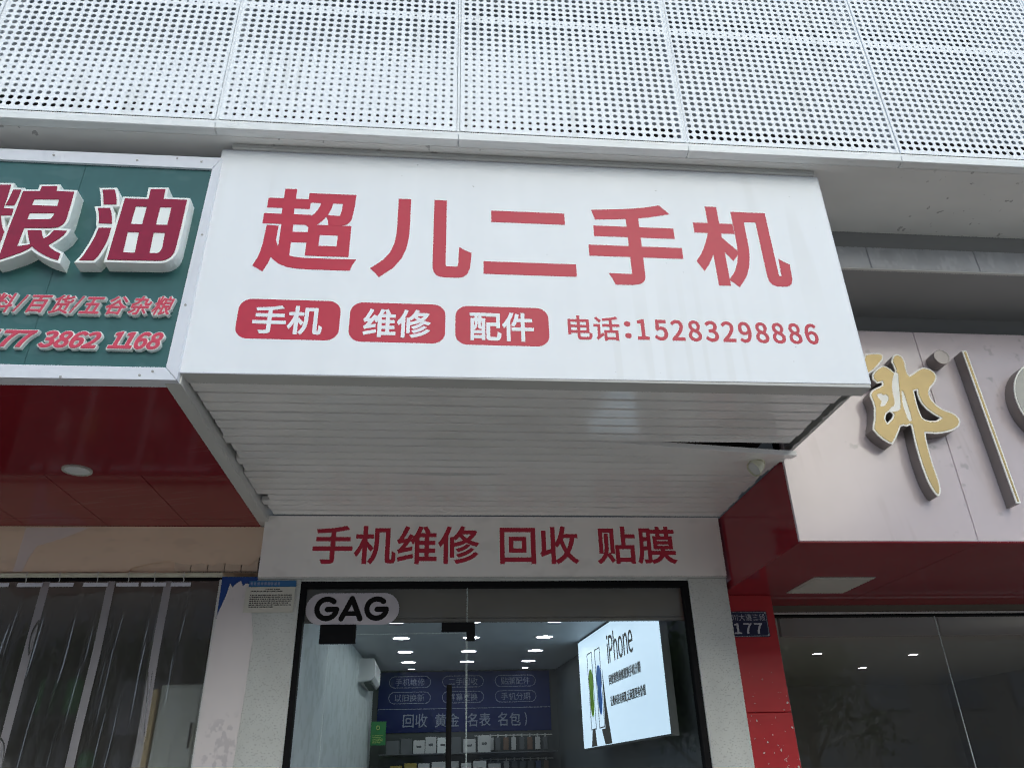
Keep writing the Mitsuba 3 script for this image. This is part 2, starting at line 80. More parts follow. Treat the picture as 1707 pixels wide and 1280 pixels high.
[[220,-69,264,-50,517,33,507,91,293,27,293,220,381,288,431,337,478,233,539,142,613,66,701,4,803,-40,818,-17,846,17,796,34,748,55,704,80,663,110,625,142,729,213,795,264,740,303,686,254,588,181,566,209,527,270,495,337,818,337,818,394,469,394,469,472,751,472,751,526,469,526,469,600,790,600,790,658,469,658,469,735,403,735,403,658,92,658,92,600,403,600,403,526,136,526,136,472,403,472,403,394,57,394,57,337,348,337,293,294,232,253,166,216,98,185,32,160,75,107,166,145,226,178,224,30,210,4,192,-10,205,-32]],
[[265,740,230,669,188,601,140,539,87,483,31,436,85,388,117,416,179,480,237,555,697,555,687,331,680,265,672,223,664,201,654,193,642,190,545,192,556,169,564,130,610,128,665,130,691,136,702,142,721,160,734,188,744,240,758,433,765,617,278,617,331,720],[236,405,466,405,466,262,236,262],[171,464,171,71,176,20,194,-15,227,-37,278,-48,350,-52,683,-52,744,-47,786,-32,814,-5,831,37,841,97,802,110,777,122,771,75,761,43,745,23,719,13,681,10,346,10,298,12,266,18,247,29,238,46,236,71,236,204,530,204,530,464]],
[[384,680,442,579,466,518,522,546,476,640,435,705],[776,711,744,642,686,544,735,521,775,580,834,686],[156,733,138,685,116,639,91,596,63,557,32,522,66,464,114,523,144,568,359,568,359,630,178,630,213,716],[54,301,54,241,180,241,180,68,177,46,160,14,138,-4,160,-36,170,-59,229,-18,354,52,342,108,241,56,241,241,363,241,363,301,241,301,241,419,344,419,344,479,93,479,93,419,180,419,180,301],[455,273,748,273,748,178,455,178],[455,330,455,424,748,424,748,330],[574,736,574,485,396,485,396,-70,455,-70,455,122,748,122,748,13,746,2,732,-3,625,-3,636,-26,645,-62,713,-61,760,-56,789,-44,798,-34,804,-22,809,12,809,486,636,485,636,736]],
[[219,737,190,678,155,622,116,568,73,520,28,479,74,430,106,460,153,514,153,223,218,223,218,258,790,258,790,310,507,310,507,376,730,376,730,422,507,422,507,482,728,482,728,530,507,530,507,589,770,589,770,639,518,639,501,678,468,736,408,719,447,639,239,639,280,718],[152,195,152,-72,217,-72,217,-30,670,-30,670,-72,738,-72,738,195],[217,24,217,140,670,140,670,24],[443,482,443,422,218,422,218,482],[443,530,218,530,218,589,443,589],[443,376,443,310,218,310,218,376]],
[[570,655,718,655,718,576,570,576],[365,655,510,655,510,576,365,576],[166,655,304,655,304,576,166,576],[166,374,166,5,50,5,50,-44,827,-44,827,5,707,5,707,374,433,374,446,426,807,426,807,477,455,477,465,528,784,528,784,702,102,702,102,528,398,528,390,477,60,477,60,426,382,426,371,374],[229,5,229,60,642,60,642,5],[229,241,642,241,642,190,229,190],[229,280,229,329,642,329,642,280],[229,150,642,150,642,99,229,99]],
[[119,678,205,593,251,542,294,591,159,720],[515,728,515,22,304,22,304,-43,838,-43,838,22,582,22,582,384,775,384,775,446,582,446,582,728],[40,460,40,396,178,396,178,92,174,65,164,40,150,20,122,-9,140,-23,166,-50,194,-21,365,113,345,167,240,90,240,460]],
[[388,719,350,646,322,602,365,581,443,694],[77,694,115,622,131,578,181,600,165,644,125,714],[359,228,346,201,315,153,278,110,178,158,216,228],[96,134,231,73,159,30,78,-1,36,-12,50,-31,68,-63,115,-48,204,-10,246,15,285,44,361,-5,403,38,328,83,355,114,379,149,400,186,418,226,433,270,398,285,387,283,243,283,262,328,204,339,180,283,61,283,61,228,153,228],[225,736,225,572,44,572,44,518,205,518,177,484,144,453,108,424,72,400,34,381,50,362,70,331,135,374,167,401,225,460,225,354,286,354,286,473,403,381,440,428,299,518,465,518,465,572,286,572,286,736],[550,728,535,637,515,550,490,469,459,397,421,335,471,295,497,337,530,409,556,309,589,217,608,174,576,126,539,84,497,45,449,11,395,-19,420,-52,432,-73,482,-42,528,-9,570,28,607,69,640,113,668,70,698,31,731,-4,767,-35,806,-62,822,-40,851,-10,808,16,770,48,735,85,703,127,675,173,701,230,723,291,742,357,758,428,770,504,830,504,830,566,580,566,611,719],[708,504,699,446,675,337,642,242,606,341,591,394,567,504]],
[[359,180,359,120,693,120,693,180],[430,569,414,397,401,295,756,294,734,115,722,59,710,22,697,2,680,-7,614,-7,566,-4,577,-27,585,-64,690,-65,717,-60,728,-54,749,-38,767,-11,782,34,796,102,808,197,823,351,714,351,749,682,703,687,693,684,388,684,388,623,681,623,652,351,470,351,491,564],[45,689,45,628,152,628,135,550,114,474,90,405,60,342,26,287,39,260,55,216,102,288,102,-30,158,-30,158,40,320,40,320,419,159,419,184,500,214,628,345,628,345,689],[158,360,262,360,262,99,158,99]],
[[74,677,176,614,232,575,270,628,213,665,110,723],[31,440,136,381,192,344,229,398,171,434,66,488],[58,-15,113,-57,143,-6,205,110,262,227,214,268,151,145],[390,704,387,564,376,523,352,483,312,445,253,410,282,381,298,361,363,402,408,449,436,499,449,552,454,642,625,642,627,474,634,446,648,427,671,416,704,413,797,413,837,418,831,482,793,477,708,477,696,482,691,498,691,704],[686,287,664,248,638,212,609,179,542,120,508,149,448,214,424,249,403,287],[298,348,298,287,354,287,337,281,360,236,387,193,416,153,449,116,486,82,439,57,390,36,286,2,233,-10,248,-32,267,-69,382,-36,437,-14,490,11,540,40,586,11,635,-14,688,-36,744,-55,803,-70,817,-45,846,-10,738,18,688,36,642,57,598,81,643,122,684,167,720,216,752,272,777,333,734,351,721,348]],
[[342,735,304,622,55,622,55,560,276,560,240,492,198,428,149,367,95,313,35,266,77,215,140,266,170,294,223,356,223,-69,288,-69,288,104,655,104,655,13,654,6,649,-2,621,-6,508,-4,530,-68,638,-66,682,-58,697,-50,708,-39,718,-9,720,459,294,459,348,560,822,560,822,622,374,622,409,720],[288,253,655,253,655,161,288,161],[288,309,288,399,655,399,655,309]],
[[71,535,71,-69,134,-69,134,535],[105,697,191,596,232,534,285,571,242,632,154,728],[312,698,312,636,740,636,740,17,734,7,719,4,582,4,599,-35,606,-61,719,-58,765,-49,780,-41,792,-31,799,-16,804,26,804,698],[408,544,408,426,206,426,206,369,381,369,350,315,314,264,273,217,230,178,185,146,227,99,267,130,306,168,344,212,378,260,408,312,408,5,468,5,468,312,541,232,628,122,677,161,615,239,491,369,683,369,683,426,468,426,468,544]],
[[66,-166,109,-142,145,-112,171,-74,188,-32,194,17,190,49,182,75,168,94,149,106,126,110,107,108,91,101,78,89,69,74,66,54,69,35,77,20,90,8,106,1,134,-1,130,-31,118,-58,100,-82,76,-103,46,-119]],
[[633,395,633,-68,700,-68,700,395],[385,394,383,219,374,156,352,90,312,26,248,-32,280,-58,297,-77,366,-10,411,62,436,136,448,208,451,394],[522,737,490,669,444,598,384,529,312,464,225,406,244,388,266,356,337,402,400,454,454,509,501,567,541,627,586,565,636,506,690,452,746,405,804,367,820,389,849,419,787,458,726,506,668,562,616,623,573,686,592,726],[234,734,204,656,167,579,126,507,80,442,32,385,71,320,101,356,145,416,145,-70,211,-70,211,524,266,638,298,716]],
[[524,735,513,646,288,646,288,587,503,587,486,506,334,506,334,12,250,12,250,-45,838,-45,838,12,761,12,761,506,545,506,566,587,812,587,812,646,578,646,594,731],[394,12,394,85,700,85,700,12],[394,332,700,332,700,256,394,256],[394,381,394,454,700,454,700,381],[394,209,700,209,700,133,394,133],[231,734,200,655,163,579,121,507,76,442,28,385,65,320,95,356,139,416,139,-70,200,-70,200,516,258,634,292,715]],
[[80,0,161,0,161,475,80,475],[121,573,138,576,153,583,164,594,172,609,174,627,172,644,164,658,153,669,138,676,121,678,103,676,89,669,78,658,71,644,68,627,71,609,78,594,89,583,103,576]],
[[88,0,169,0,169,256,275,256,354,263,419,286,468,325,500,381,511,454,500,527,468,580,418,616,352,636,271,642,88,642],[169,321,169,576,261,576,322,572,369,560,403,537,424,502,431,454,424,404,405,367,372,341,325,326,264,321]],
[[80,0,161,0,161,345,213,391,238,406,263,414,290,418,324,413,350,398,367,374,378,338,381,290,381,0,460,0,460,301,455,367,438,419,410,457,368,480,315,488,278,483,244,472,213,455,158,408,161,506,161,697,80,697]],
[[265,-12,333,-1,393,31,441,82,473,151,485,237,473,324,441,394,393,445,333,477,265,488,198,477,138,445,89,394,57,324,46,237,57,151,89,82,138,31,198,-1],[265,55,219,64,181,88,152,126,134,176,128,237,134,298,152,349,181,387,219,412,265,420,311,412,350,387,378,349,397,298,403,237,397,176,378,126,350,88,311,64]],
[[80,0,161,0,161,345,213,391,238,406,263,414,290,418,324,413,350,398,367,374,378,338,381,290,381,0,460,0,460,301,455,367,438,419,410,457,368,480,315,488,278,483,244,472,213,454,154,406,146,475,80,475]],
[[273,-12,310,-9,344,-2,375,8,429,37,401,90,357,67,334,59,282,52,231,60,189,82,156,116,134,162,124,219,445,219,448,264,440,340,416,402,378,448,325,478,258,488,194,476,136,444,89,392,57,323,46,237,57,151,89,82,138,31,201,0],[124,276,135,328,156,369,186,399,221,417,260,424,301,418,334,399,358,369,373,328,378,276]],
[[209,-172,258,-150,218,-72,186,10,164,95,152,183,147,272,152,361,164,448,186,534,218,616,258,693,209,716,165,636,129,552,103,465,86,372,80,272,86,173,103,79,129,-9,165,-92]],
[[87,-172,131,-92,167,-9,193,79,210,173,215,272,210,372,193,465,167,552,131,636,87,716,37,693,78,616,109,534,132,448,145,361,150,272,145,183,132,95,109,10,78,-72,37,-150]]]
YOU = [[[[-1.64, 4.15], [-1.585, 4.154], [-1.574, 4.126], [-1.564, 4.095], [-1.558, 4.065], [-1.616, 4.062], [-1.623, 4.092], [-1.631, 4.123]]], [[[-1.637, 4.038], [-1.583, 4.041], [-1.572, 4.018], [-1.563, 3.988], [-1.555, 3.949], [-1.613, 3.949], [-1.617, 3.975], [-1.626, 4.01]]], [[[-1.607, 3.922], [-1.553, 3.924], [-1.553, 3.874], [-1.557, 3.836], [-1.566, 3.795], [-1.576, 3.76], [-1.589, 3.737], [-1.651, 3.735], [-1.64, 3.757], [-1.63, 3.792], [-1.62, 3.83], [-1.612, 3.872]]], [[[-1.421, 4.165], [-1.354, 4.169], [-1.352, 4.108], [-1.243, 4.109], [-1.243, 4.03], [-1.243, 3.954], [-1.245, 3.82], [-1.248, 3.796], [-1.253, 3.781], [-1.26, 3.769], [-1.273, 3.757], [-1.286, 3.75], [-1.304, 3.747], [-1.323, 3.746], [-1.532, 3.743], [-1.53, 3.917], [-1.527, 4.102], [-1.419, 4.104]], [[-1.469, 4.057], [-1.418, 4.058], [-1.419, 3.951], [-1.471, 3.951]], [[-1.358, 4.059], [-1.306, 4.06], [-1.306, 3.953], [-1.358, 3.952]], [[-1.475, 3.905], [-1.424, 3.906], [-1.419, 3.786], [-1.472, 3.786]], [[-1.359, 3.906], [-1.308, 3.907], [-1.304, 3.818], [-1.309, 3.8], [-1.315, 3.792], [-1.321, 3.788], [-1.356, 3.787]]]]
LIANG = [[[[-2.037, 4.128], [-2.003, 4.13], [-2.004, 4.078], [-2.009, 4.035], [-2.047, 4.034], [-2.041, 4.073]]], [[[-2.128, 4.153], [-2.056, 4.157], [-2.053, 4.097], [-2.051, 4.015], [-2.007, 4.014], [-2.005, 3.976], [-2.052, 3.973], [-2.036, 3.928], [-2.025, 3.902], [-2.011, 3.88], [-2.012, 3.816], [-2.016, 3.736], [-2.065, 3.734], [-2.111, 3.817], [-2.102, 3.733], [-2.139, 3.731], [-2.127, 3.954], [-2.177, 3.952], [-2.181, 4.007], [-2.12, 4.01]]], [[[-1.992, 4.121], [-1.917, 4.125], [-1.917, 4.155], [-1.848, 4.16], [-1.845, 4.129], [-1.765, 4.13], [-1.762, 4.048], [-1.761, 3.968], [-1.764, 3.947], [-1.771, 3.932], [-1.78, 3.922], [-1.79, 3.916], [-1.805, 3.913], [-1.82, 3.911], [-1.932, 3.906], [-1.935, 3.799], [-1.881, 3.813], [-1.896, 3.847], [-1.913, 3.892], [-1.853, 3.894], [-1.844, 3.87], [-1.832, 3.847], [-1.813, 3.866], [-1.799, 3.897], [-1.743, 3.898], [-1.751, 3.874], [-1.77, 3.848], [-1.788, 3.828], [-1.804, 3.813], [-1.788, 3.796], [-1.765, 3.78], [-1.741, 3.768], [-1.742, 3.731], [-1.771, 3.74], [-1.796, 3.751], [-1.836, 3.774], [-1.858, 3.791], [-1.873, 3.805], [-1.881, 3.79], [-1.907, 3.768], [-1.944, 3.747], [-1.985, 3.725], [-1.994, 3.722], [-1.996, 3.899], [-1.993, 4.014]], [[-1.931, 4.076], [-1.82, 4.081], [-1.818, 4.04], [-1.932, 4.039]], [[-1.931, 3.993], [-1.821, 3.999], [-1.822, 3.98], [-1.828, 3.965], [-1.836, 3.96], [-1.931, 3.954]]]]
LANG = [[[[2.567, 3.864], [2.611, 3.872], [2.645, 3.873], [2.67, 3.868], [2.676, 3.855], [2.666, 3.83], [2.634, 3.797], [2.595, 3.76], [2.551, 3.731], [2.509, 3.767]]], [[[2.725, 3.818], [2.733, 3.838], [2.748, 3.86], [2.763, 3.868], [2.78, 3.868], [2.793, 3.86], [2.802, 3.842], [2.806, 3.815], [2.801, 3.779], [2.801, 3.738], [2.81, 3.72], [2.846, 3.743], [2.887, 3.77], [2.907, 3.778], [2.924, 3.78], [2.955, 3.77], [2.975, 3.751], [2.981, 3.728], [2.976, 3.706], [2.952, 3.674], [2.921, 3.646], [2.906, 3.623], [2.898, 3.597], [2.902, 3.562], [2.924, 3.525], [2.943, 3.507], [2.964, 3.493], [3.001, 3.48], [3.025, 3.464], [3.038, 3.44], [3.038, 3.419], [3.022, 3.393], [2.993, 3.374], [2.956, 3.36], [2.912, 3.35], [2.87, 3.345], [2.8, 3.348], [2.793, 3.304], [2.791, 3.263], [2.789, 3.222], [2.788, 3.149], [2.792, 3.086], [2.793, 3.035], [2.789, 3.003], [2.782, 2.98], [2.772, 2.966], [2.765, 2.964], [2.755, 2.976], [2.744, 3.003], [2.733, 3.046], [2.728, 3.093], [2.724, 3.149], [2.723, 3.201], [2.724, 3.258], [2.725, 3.299], [2.729, 3.345], [2.732, 3.395], [2.722, 3.399], [2.7, 3.388], [2.682, 3.394], [2.659, 3.386], [2.638, 3.352], [2.612, 3.314], [2.581, 3.275], [2.563, 3.28], [2.536, 3.299], [2.508, 3.329], [2.489, 3.364], [2.499, 3.395], [2.513, 3.425], [2.533, 3.502], [2.533, 3.541], [2.527, 3.58], [2.533, 3.599], [2.547, 3.616], [2.57, 3.629], [2.593, 3.639], [2.622, 3.654], [2.627, 3.679], [2.593, 3.67], [2.573, 3.696], [2.577, 3.723], [2.596, 3.746], [2.623, 3.769], [2.657, 3.787], [2.68, 3.78], [2.7, 3.762], [2.722, 3.734], [2.733, 3.759], [2.732, 3.777]], "H", [[2.807, 3.621], [2.834, 3.629], [2.828, 3.6], [2.83, 3.569], [2.837, 3.536], [2.859, 3.5], [2.891, 3.47], [2.931, 3.443], [2.894, 3.423], [2.848, 3.421], [2.822, 3.429], [2.808, 3.443], [2.803, 3.477], [2.801, 3.533]], [[2.592, 3.465], [2.622, 3.485], [2.64, 3.461], [2.624, 3.434], [2.583, 3.399], [2.575, 3.431]], "W", [[2.713, 3.722], [2.727, 3.738], [2.737, 3.736], [2.725, 3.682], [2.708, 3.593], [2.696, 3.531], [2.686, 3.501], [2.667, 3.488], [2.635, 3.483], [2.625, 3.489], [2.638, 3.504], [2.658, 3.513], [2.668, 3.531], [2.674, 3.557], [2.674, 3.596], [2.68, 3.636], [2.693, 3.681]], [[2.734, 3.613], [2.737, 3.585], [2.738, 3.55], [2.738, 3.506], [2.739, 3.463], [2.736, 3.427], [2.727, 3.424], [2.721, 3.442], [2.72, 3.471], [2.717, 3.506], [2.72, 3.545]], [[2.571, 3.585], [2.585, 3.592], [2.598, 3.594], [2.598, 3.58], [2.624, 3.587], [2.632, 3.574], [2.625, 3.556], [2.595, 3.521], [2.575, 3.516], [2.593, 3.547], [2.581, 3.562]]]]
BAR = [[3.208, 3.91], [3.239, 3.911], [3.246, 2.922], [3.219, 2.921]]
STUD = [[3.012, 3.876], [3.11, 3.846], [3.075, 3.913], [3.057, 3.812]]
C = [[3.449, 3.564], [3.559, 3.742], [3.428, 3.381]]
PAINT = [[-1.384, 1.685], [-1.385, 2.131], [-1.38, 2.423], [-1.375, 2.566], [-1.336, 2.695], [-1.324, 2.763], [-1.305, 2.736], [-1.296, 2.751], [-1.28, 2.766], [-1.259, 2.778], [-1.243, 2.743], [-1.227, 2.762], [-1.197, 2.758], [-1.141, 2.42], [-1.147, 2.094], [-1.161, 1.68]]
BLUE = [[-1.379, 2.805], [-1.159, 2.804], [-1.155, 2.717], [-1.273, 2.688], [-1.377, 2.548]]
WHITE_TRIANGLE = [[-2.703, 3.153], [-2.307, 3.155], [-2.43, 3.092], [-2.603, 3.03], [-2.635, 2.953], [-2.653, 2.864], [-2.708, 2.861]]
PEEL = [[-2.013, 2.863], [-1.977, 2.892], [-1.886, 2.914], [-1.763, 2.936], [-1.697, 2.919], [-1.62, 2.908], [-1.547, 2.919], [-1.481, 2.902], [-1.441, 2.921], [-1.244, 2.902], [-1.216, 2.93], [-1.186, 2.952], [-1.169, 2.861]]
# ---------------------------------------------------------------- lettering outlines (x, y pairs, 2500 to the unit)
CHARACTERS = "超儿二手机维修配件电话:15283298886回收贴膜料/百货五谷杂粮0123456789川大道三段以旧换新屏幕更分期黄金名表包销售置让数码没有闲,价值iPhone()"
GLYPHS = dict(zip(dict.fromkeys(CHARACTERS), OUTLINES))


def area2(r):
    r = np.asarray(r)
    return float((r[:, 0] * np.roll(r[:, 1], -1) - np.roll(r[:, 0], -1) * r[:, 1]).sum())


_glyph = {}


def glyph(c):
    if c not in _glyph:
        rings = []
        for q in GLYPHS[c]:
            rings.append(np.array(q, float).reshape(-1, 2) / 2500)
        sign = np.sign(area2(max(rings, key=lambda r: abs(area2(r)))))
        solid = Polygon()
        for r in sorted(rings, key=lambda r: -abs(area2(r))):
            p = Polygon(r).buffer(0)
            solid = solid.union(p) if area2(r) * sign > 0 else solid.difference(p)
        _glyph[c] = solid
    return _glyph[c]


ADV = 0.352


def advance(c):
    if ord(c) > 255:
        return ADV
    b = glyph(c).bounds
    return b[2] - b[0] + 0.035


def lay_out(text, x0, x1, z0, z1, weight=0.0, skew=0.0, gap=0.0, monow=None):
    """The characters of a string as shapes that together fill the box x0..x1, z0..z1."""
    shapes, at = [], 0.0
    for c in text:
        if c == ' ':
            at += 0.18
            continue
        g = glyph(c)
        off = at if ord(c) > 255 else at - g.bounds[0] + 0.0175
        if weight:
            g = g.buffer(weight, join_style=2, mitre_limit=2.5)
        shapes.append(affinity.translate(g, off, 0))
        at += (advance(c) if monow is None or ord(c) > 255 else monow) + gap
    if skew:
        shapes = [affinity.affine_transform(s, [1, skew, 0, 1, 0, 0]) for s in shapes]
    b = unary_union(shapes).bounds
    sx, sz = (x1 - x0) / (b[2] - b[0]), (z1 - z0) / (b[3] - b[1])
    return [affinity.affine_transform(s, [sx, 0, 0, sz, x0 - b[0] * sx, z0 - b[1] * sz]).simplify(0.0004) for s in shapes]


# ---------------------------------------------------------------- mesh helpers
def cat(ms):
    return ms[0] if len(ms) == 1 else trimesh.util.concatenate(ms)


def polys(shape):
    return [g for g in getattr(shape, 'geoms', [shape]) if g.geom_type == 'Polygon' and g.area > 1e-7]


def face_xz(shape, yf, d):
    """A shape in (x, z) made d metres thick, its front (towards the street) at y = yf."""
    out = []
    for g in polys(shape):
        m = trimesh.creation.extrude_polygon(g, d, engine='earcut')
        v = m.vertices
        m.vertices = np.stack([v[:, 0], yf + d - v[:, 2], v[:, 1]], 1)
        out.append(m)
    return cat(out)


def face_xy(shape, z0, d):
    out = []
    for g in polys(shape):
        m = trimesh.creation.extrude_polygon(g, d, engine='earcut')
        m.apply_translation([0, 0, z0])
        out.append(m)
    return cat(out)


def bx(x0, x1, y0, y1, z0, z1, b=0.003):
    b = min(b, 0.3 * min(x1 - x0, y1 - y0, z1 - z0))
    if b <= 0:
        return trimesh.creation.box(bounds=[[x0, y0, z0], [x1, y1, z1]])
    p = []
    for x, sx in ((x0, 1), (x1, -1)):
        for y, sy in ((y0, 1), (y1, -1)):
            for z, sz in ((z0, 1), (z1, -1)):
                p += [(x, y + sy * b, z + sz * b), (x + sx * b, y, z + sz * b), (x + sx * b, y + sy * b, z)]
    return trimesh.Trimesh(np.array(p)).convex_hull


def along_x(profile, x0, x1, n=1):
    """A closed (y, z) profile swept along x in n steps."""
    p = np.asarray(profile, float)
    if area2(p) < 0:
        p = p[::-1]
    xs = np.linspace(x0, x1, n + 1)
    k = len(p)
    v = np.concatenate([np.column_stack([np.full(k, x), p]) for x in xs])
    i, j = np.meshgrid(np.arange(n), np.arange(k), indexing='ij')
    a, b = (i * k + j).ravel(), (i * k + (j + 1) % k).ravel()
    f = np.vstack([np.column_stack([a, b, b + k]), np.column_stack([a, b + k, a + k])])
    import mapbox_earcut
    cap = np.asarray(mapbox_earcut.triangulate_float64(p, np.array([k], np.uint32))).reshape(-1, 3).astype(int)
    f = np.vstack([f, cap[:, ::-1], cap + n * k])
    m = trimesh.Trimesh(v, f, process=False)
    m.fix_normals()
    return m


def cyl(p0, p1, r, n=24):
    m = trimesh.creation.cylinder(radius=r, segment=[p0, p1], sections=n)
    return m


def tube(points, r, n=16):
    p = np.asarray(points, float)
    t = np.gradient(p, axis=0)
    t /= np.linalg.norm(t, axis=1, keepdims=True)
    a = np.cross(t, np.where(np.abs(t[:, 2:]) < 0.95, [0, 0, 1.0], [1.0, 0, 0]))
    a /= np.linalg.norm(a, axis=1, keepdims=True)
    b = np.cross(t, a)
    r = np.broadcast_to(r, (len(p),))
    ang = np.arange(n) * 2 * np.pi / n
    v = (p[:, None] + r[:, None, None] * (np.cos(ang)[None, :, None] * a[:, None] + np.sin(ang)[None, :, None] * b[:, None])).reshape(-1, 3)
    i, j = np.meshgrid(np.arange(len(p) - 1), np.arange(n), indexing='ij')
    q = [(i * n + j).ravel(), (i * n + (j + 1) % n).ravel(), ((i + 1) * n + (j + 1) % n).ravel(), ((i + 1) * n + j).ravel()]
    f = np.vstack([np.column_stack([q[0], q[1], q[2]]), np.column_stack([q[0], q[2], q[3]])])
    return trimesh.Trimesh(v, f, process=False)


# ---------------------------------------------------------------- naming
used = {}


def numbered(name):
    k = used.get(name, 0)
    used[name] = k + 1
    return name if k == 0 else f'{name}_{k:03d}'


def thing(name, label, category, group=None, kind=None):
    key = numbered(name)
    labels[key] = {'label': label, 'category': category}
    if group:
        labels[key]['group'] = group
    return key


def part(parent, name, mesh, bsdf, smooth=False, label=None, kind=None, **more):
    key = numbered(f'{parent}__{name}')
    scene[key] = mikit.ply(mesh, bsdf, smooth=smooth, **more)
    if label or kind:
        labels[key] = {**({'label': label} if label else {}), **({'kind': kind} if kind else {})}
    return key


def one(name, mesh, bsdf, label, category, group=None, smooth=False, **more):
    key = thing(name, label, category, group)
    scene[key] = mikit.ply(mesh, bsdf, smooth=smooth, **more)
    return key


def struct(name, mesh, bsdf, smooth=False):
    key = numbered(name)
    scene[key] = mikit.ply(mesh, bsdf, smooth=smooth)
    labels[key] = {'kind': 'structure', 'label': name.replace('_', ' ')}
    return key


# ---------------------------------------------------------------- materials
def pbr(key, color, rough=0.5, metal=0.0, spec=0.5, bump=None, scale=0.001, eps=1e-3, **more):
    c = color if isinstance(color, dict) else {'type': 'rgb', 'value': list(color)}
    b = {'type': 'principled', 'base_color': c, 'roughness': rough, 'metallic': metal, 'specular': spec, **more}
    if bump is not None:
        b = {'type': 'bumpmap', 'arbitrary': proc(bump, eps), 'scale': scale, 'bsdf': b}
    scene[key] = {'type': 'twosided', 'bsdf': b}
    return key


def speck(p, s, seed, lo, hi):
    return smoothstep(lo, hi, noise(p.x * s + seed, p.y * s, p.z * s))


def vinyl(p, n, uv):
    streak = fbm(p.x * 9, p.z * 0.35, 3.0) - 0.5
    spot = speck(p, 38, 5, 0.93, 0.97) * speck(p, 3, 9, 0.45, 0.6)
    drip = smoothstep(0.62, 0.8, noise(p.x * 26, p.z * 0.8, 8)) * smoothstep(0.55, 0.75, noise(p.x * 2.2, p.z * 0.7, 4))
    c = mi.Color3f(0.775, 0.80, 0.825) * (1 + 0.05 * streak)
    c = mix(c, mi.Color3f(0.60, 0.60, 0.57), 0.18 * drip)
    return mix(c, mi.Color3f(0.25, 0.24, 0.22), 0.6 * spot)


def crease(p, n, uv):
    return fbm(p.x * 5.5, p.z * 0.5, 2.0) + 0.35 * fbm(p.x * 19, p.z * 1.1, 5.0) * smoothstep(0.45, 0.7, noise(p.x * 1.7, p.z * 0.6, 9))


def header_col(p, n, uv):
    g = fbm(p.x * 14, p.z * 1.2, 2)
    d = smoothstep(0.62, 0.8, fbm(p.x * 8, p.z * 11, 6))
    return mix(mi.Color3f(0.85, 0.805, 0.77) * (0.975 + 0.05 * g), mi.Color3f(0.5, 0.46, 0.42), 0.15 * d)


def perforated(p, n, uv):
    g = fbm(p.x * 3, p.z * 3, 1.0)
    drip = smoothstep(0.6, 0.8, noise(p.x * 30, p.z * 1.4, 2)) * smoothstep(0.5, 0.7, g)
    c = mi.Color3f(0.84, 0.865, 0.885) * (0.96 + 0.08 * g)
    return mix(c, mi.Color3f(0.46, 0.47, 0.42), 0.22 * drip)


def rail(p, n, uv):
    g = noise(p.x * 5, p.z * 60, p.y * 60)
    d = smoothstep(0.55, 0.8, fbm(p.x * 11, p.z * 50, p.y * 50 + 3))
    return mix(mi.Color3f(0.78, 0.80, 0.79) * (0.92 + 0.1 * g), mi.Color3f(0.40, 0.41, 0.35), 0.25 * d)


def underside(p, n, uv):
    g = fbm(p.x * 2.2, p.y * 5, p.z)
    d = smoothstep(0.76, 0.82, fbm(p.x * 30, p.y * 24, 7)) * smoothstep(0.45, 0.65, noise(p.x * 1.3, p.y * 3, 1))
    return mix(mi.Color3f(0.74, 0.735, 0.71) * (0.92 + 0.16 * g), mi.Color3f(0.15, 0.14, 0.13), 0.5 * d)


def slat_col(p, n, uv):
    a = fbm(p.x * 0.8, p.y * 1.1, 1.0)
    d = smoothstep(0.60, 0.85, fbm(p.x * 3, p.y * 3.2, 6.0))
    c = mi.Color3f(0.76, 0.745, 0.73) * (0.965 + 0.06 * a)
    return mix(c, mi.Color3f(0.42, 0.40, 0.37), 0.12 * d)


def green_col(p, n, uv):
    g = fbm(p.x * 2.0, p.z * 1.6, 4)
    s = fbm(p.x * 22, p.z * 0.9, 2)
    return mi.Color3f(0.034, 0.112, 0.112) * (0.86 + 0.2 * g + 0.1 * s) + mi.Color3f(0.012, 0.012, 0.012) * speck(p, 13, 2, 0.66, 0.8)


def red_chip(p, n, uv):
    a = fbm(p.x * 62 + 3, p.y * 62, p.z * 48)
    region = smoothstep(0.43, 0.5, noise(p.x * 7 + 4, p.z * 6.0, 3.6)) * smoothstep(2.22, 2.2, p.z)
    chip = smoothstep(0.725, 0.74, a) * region
    g = fbm(p.x * 4, p.z * 3, p.y * 3)
    return mix(mi.Color3f(0.44, 0.028, 0.034) * (0.9 + 0.2 * g), mi.Color3f(0.62, 0.60, 0.57), chip)


def red_clad(p, n, uv):
    g = fbm(p.x * 3, p.y * 4, p.z * 3)
    s = smoothstep(0.72, 0.8, noise(p.x * 7 + p.y * 11, p.y * 90 + p.x * 25, p.z * 30)) * smoothstep(0.55, 0.7, noise(p.x * 1.9, p.y * 2.2, p.z * 2 + 8))
    return mix(mi.Color3f(0.21, 0.012, 0.020) * (0.9 + 0.2 * g), mi.Color3f(0.36, 0.24, 0.23), 0.10 * s)


def pink_col(p, n, uv):
    g = fbm(p.x * 1.5, p.z * 1.5, 2)
    st = smoothstep(0.6, 0.85, fbm(p.x * 24 + p.z * 3, p.z * 2.4, 5)) * smoothstep(0.4, 0.7, noise(p.x * 2.0, p.z * 2.5, 3))
    d = smoothstep(0.70, 0.85, fbm(p.x * 17, p.z * 17, 9)) * smoothstep(0.5, 0.7, noise(p.x * 2.7, p.z * 3.3, 1))
    c = mi.Color3f(0.535, 0.46, 0.475) * (0.93 + 0.14 * g)
    c = mix(c, mi.Color3f(0.42, 0.35, 0.34), 0.3 * st)
    return mix(c, mi.Color3f(0.25, 0.23, 0.22), 0.5 * d)


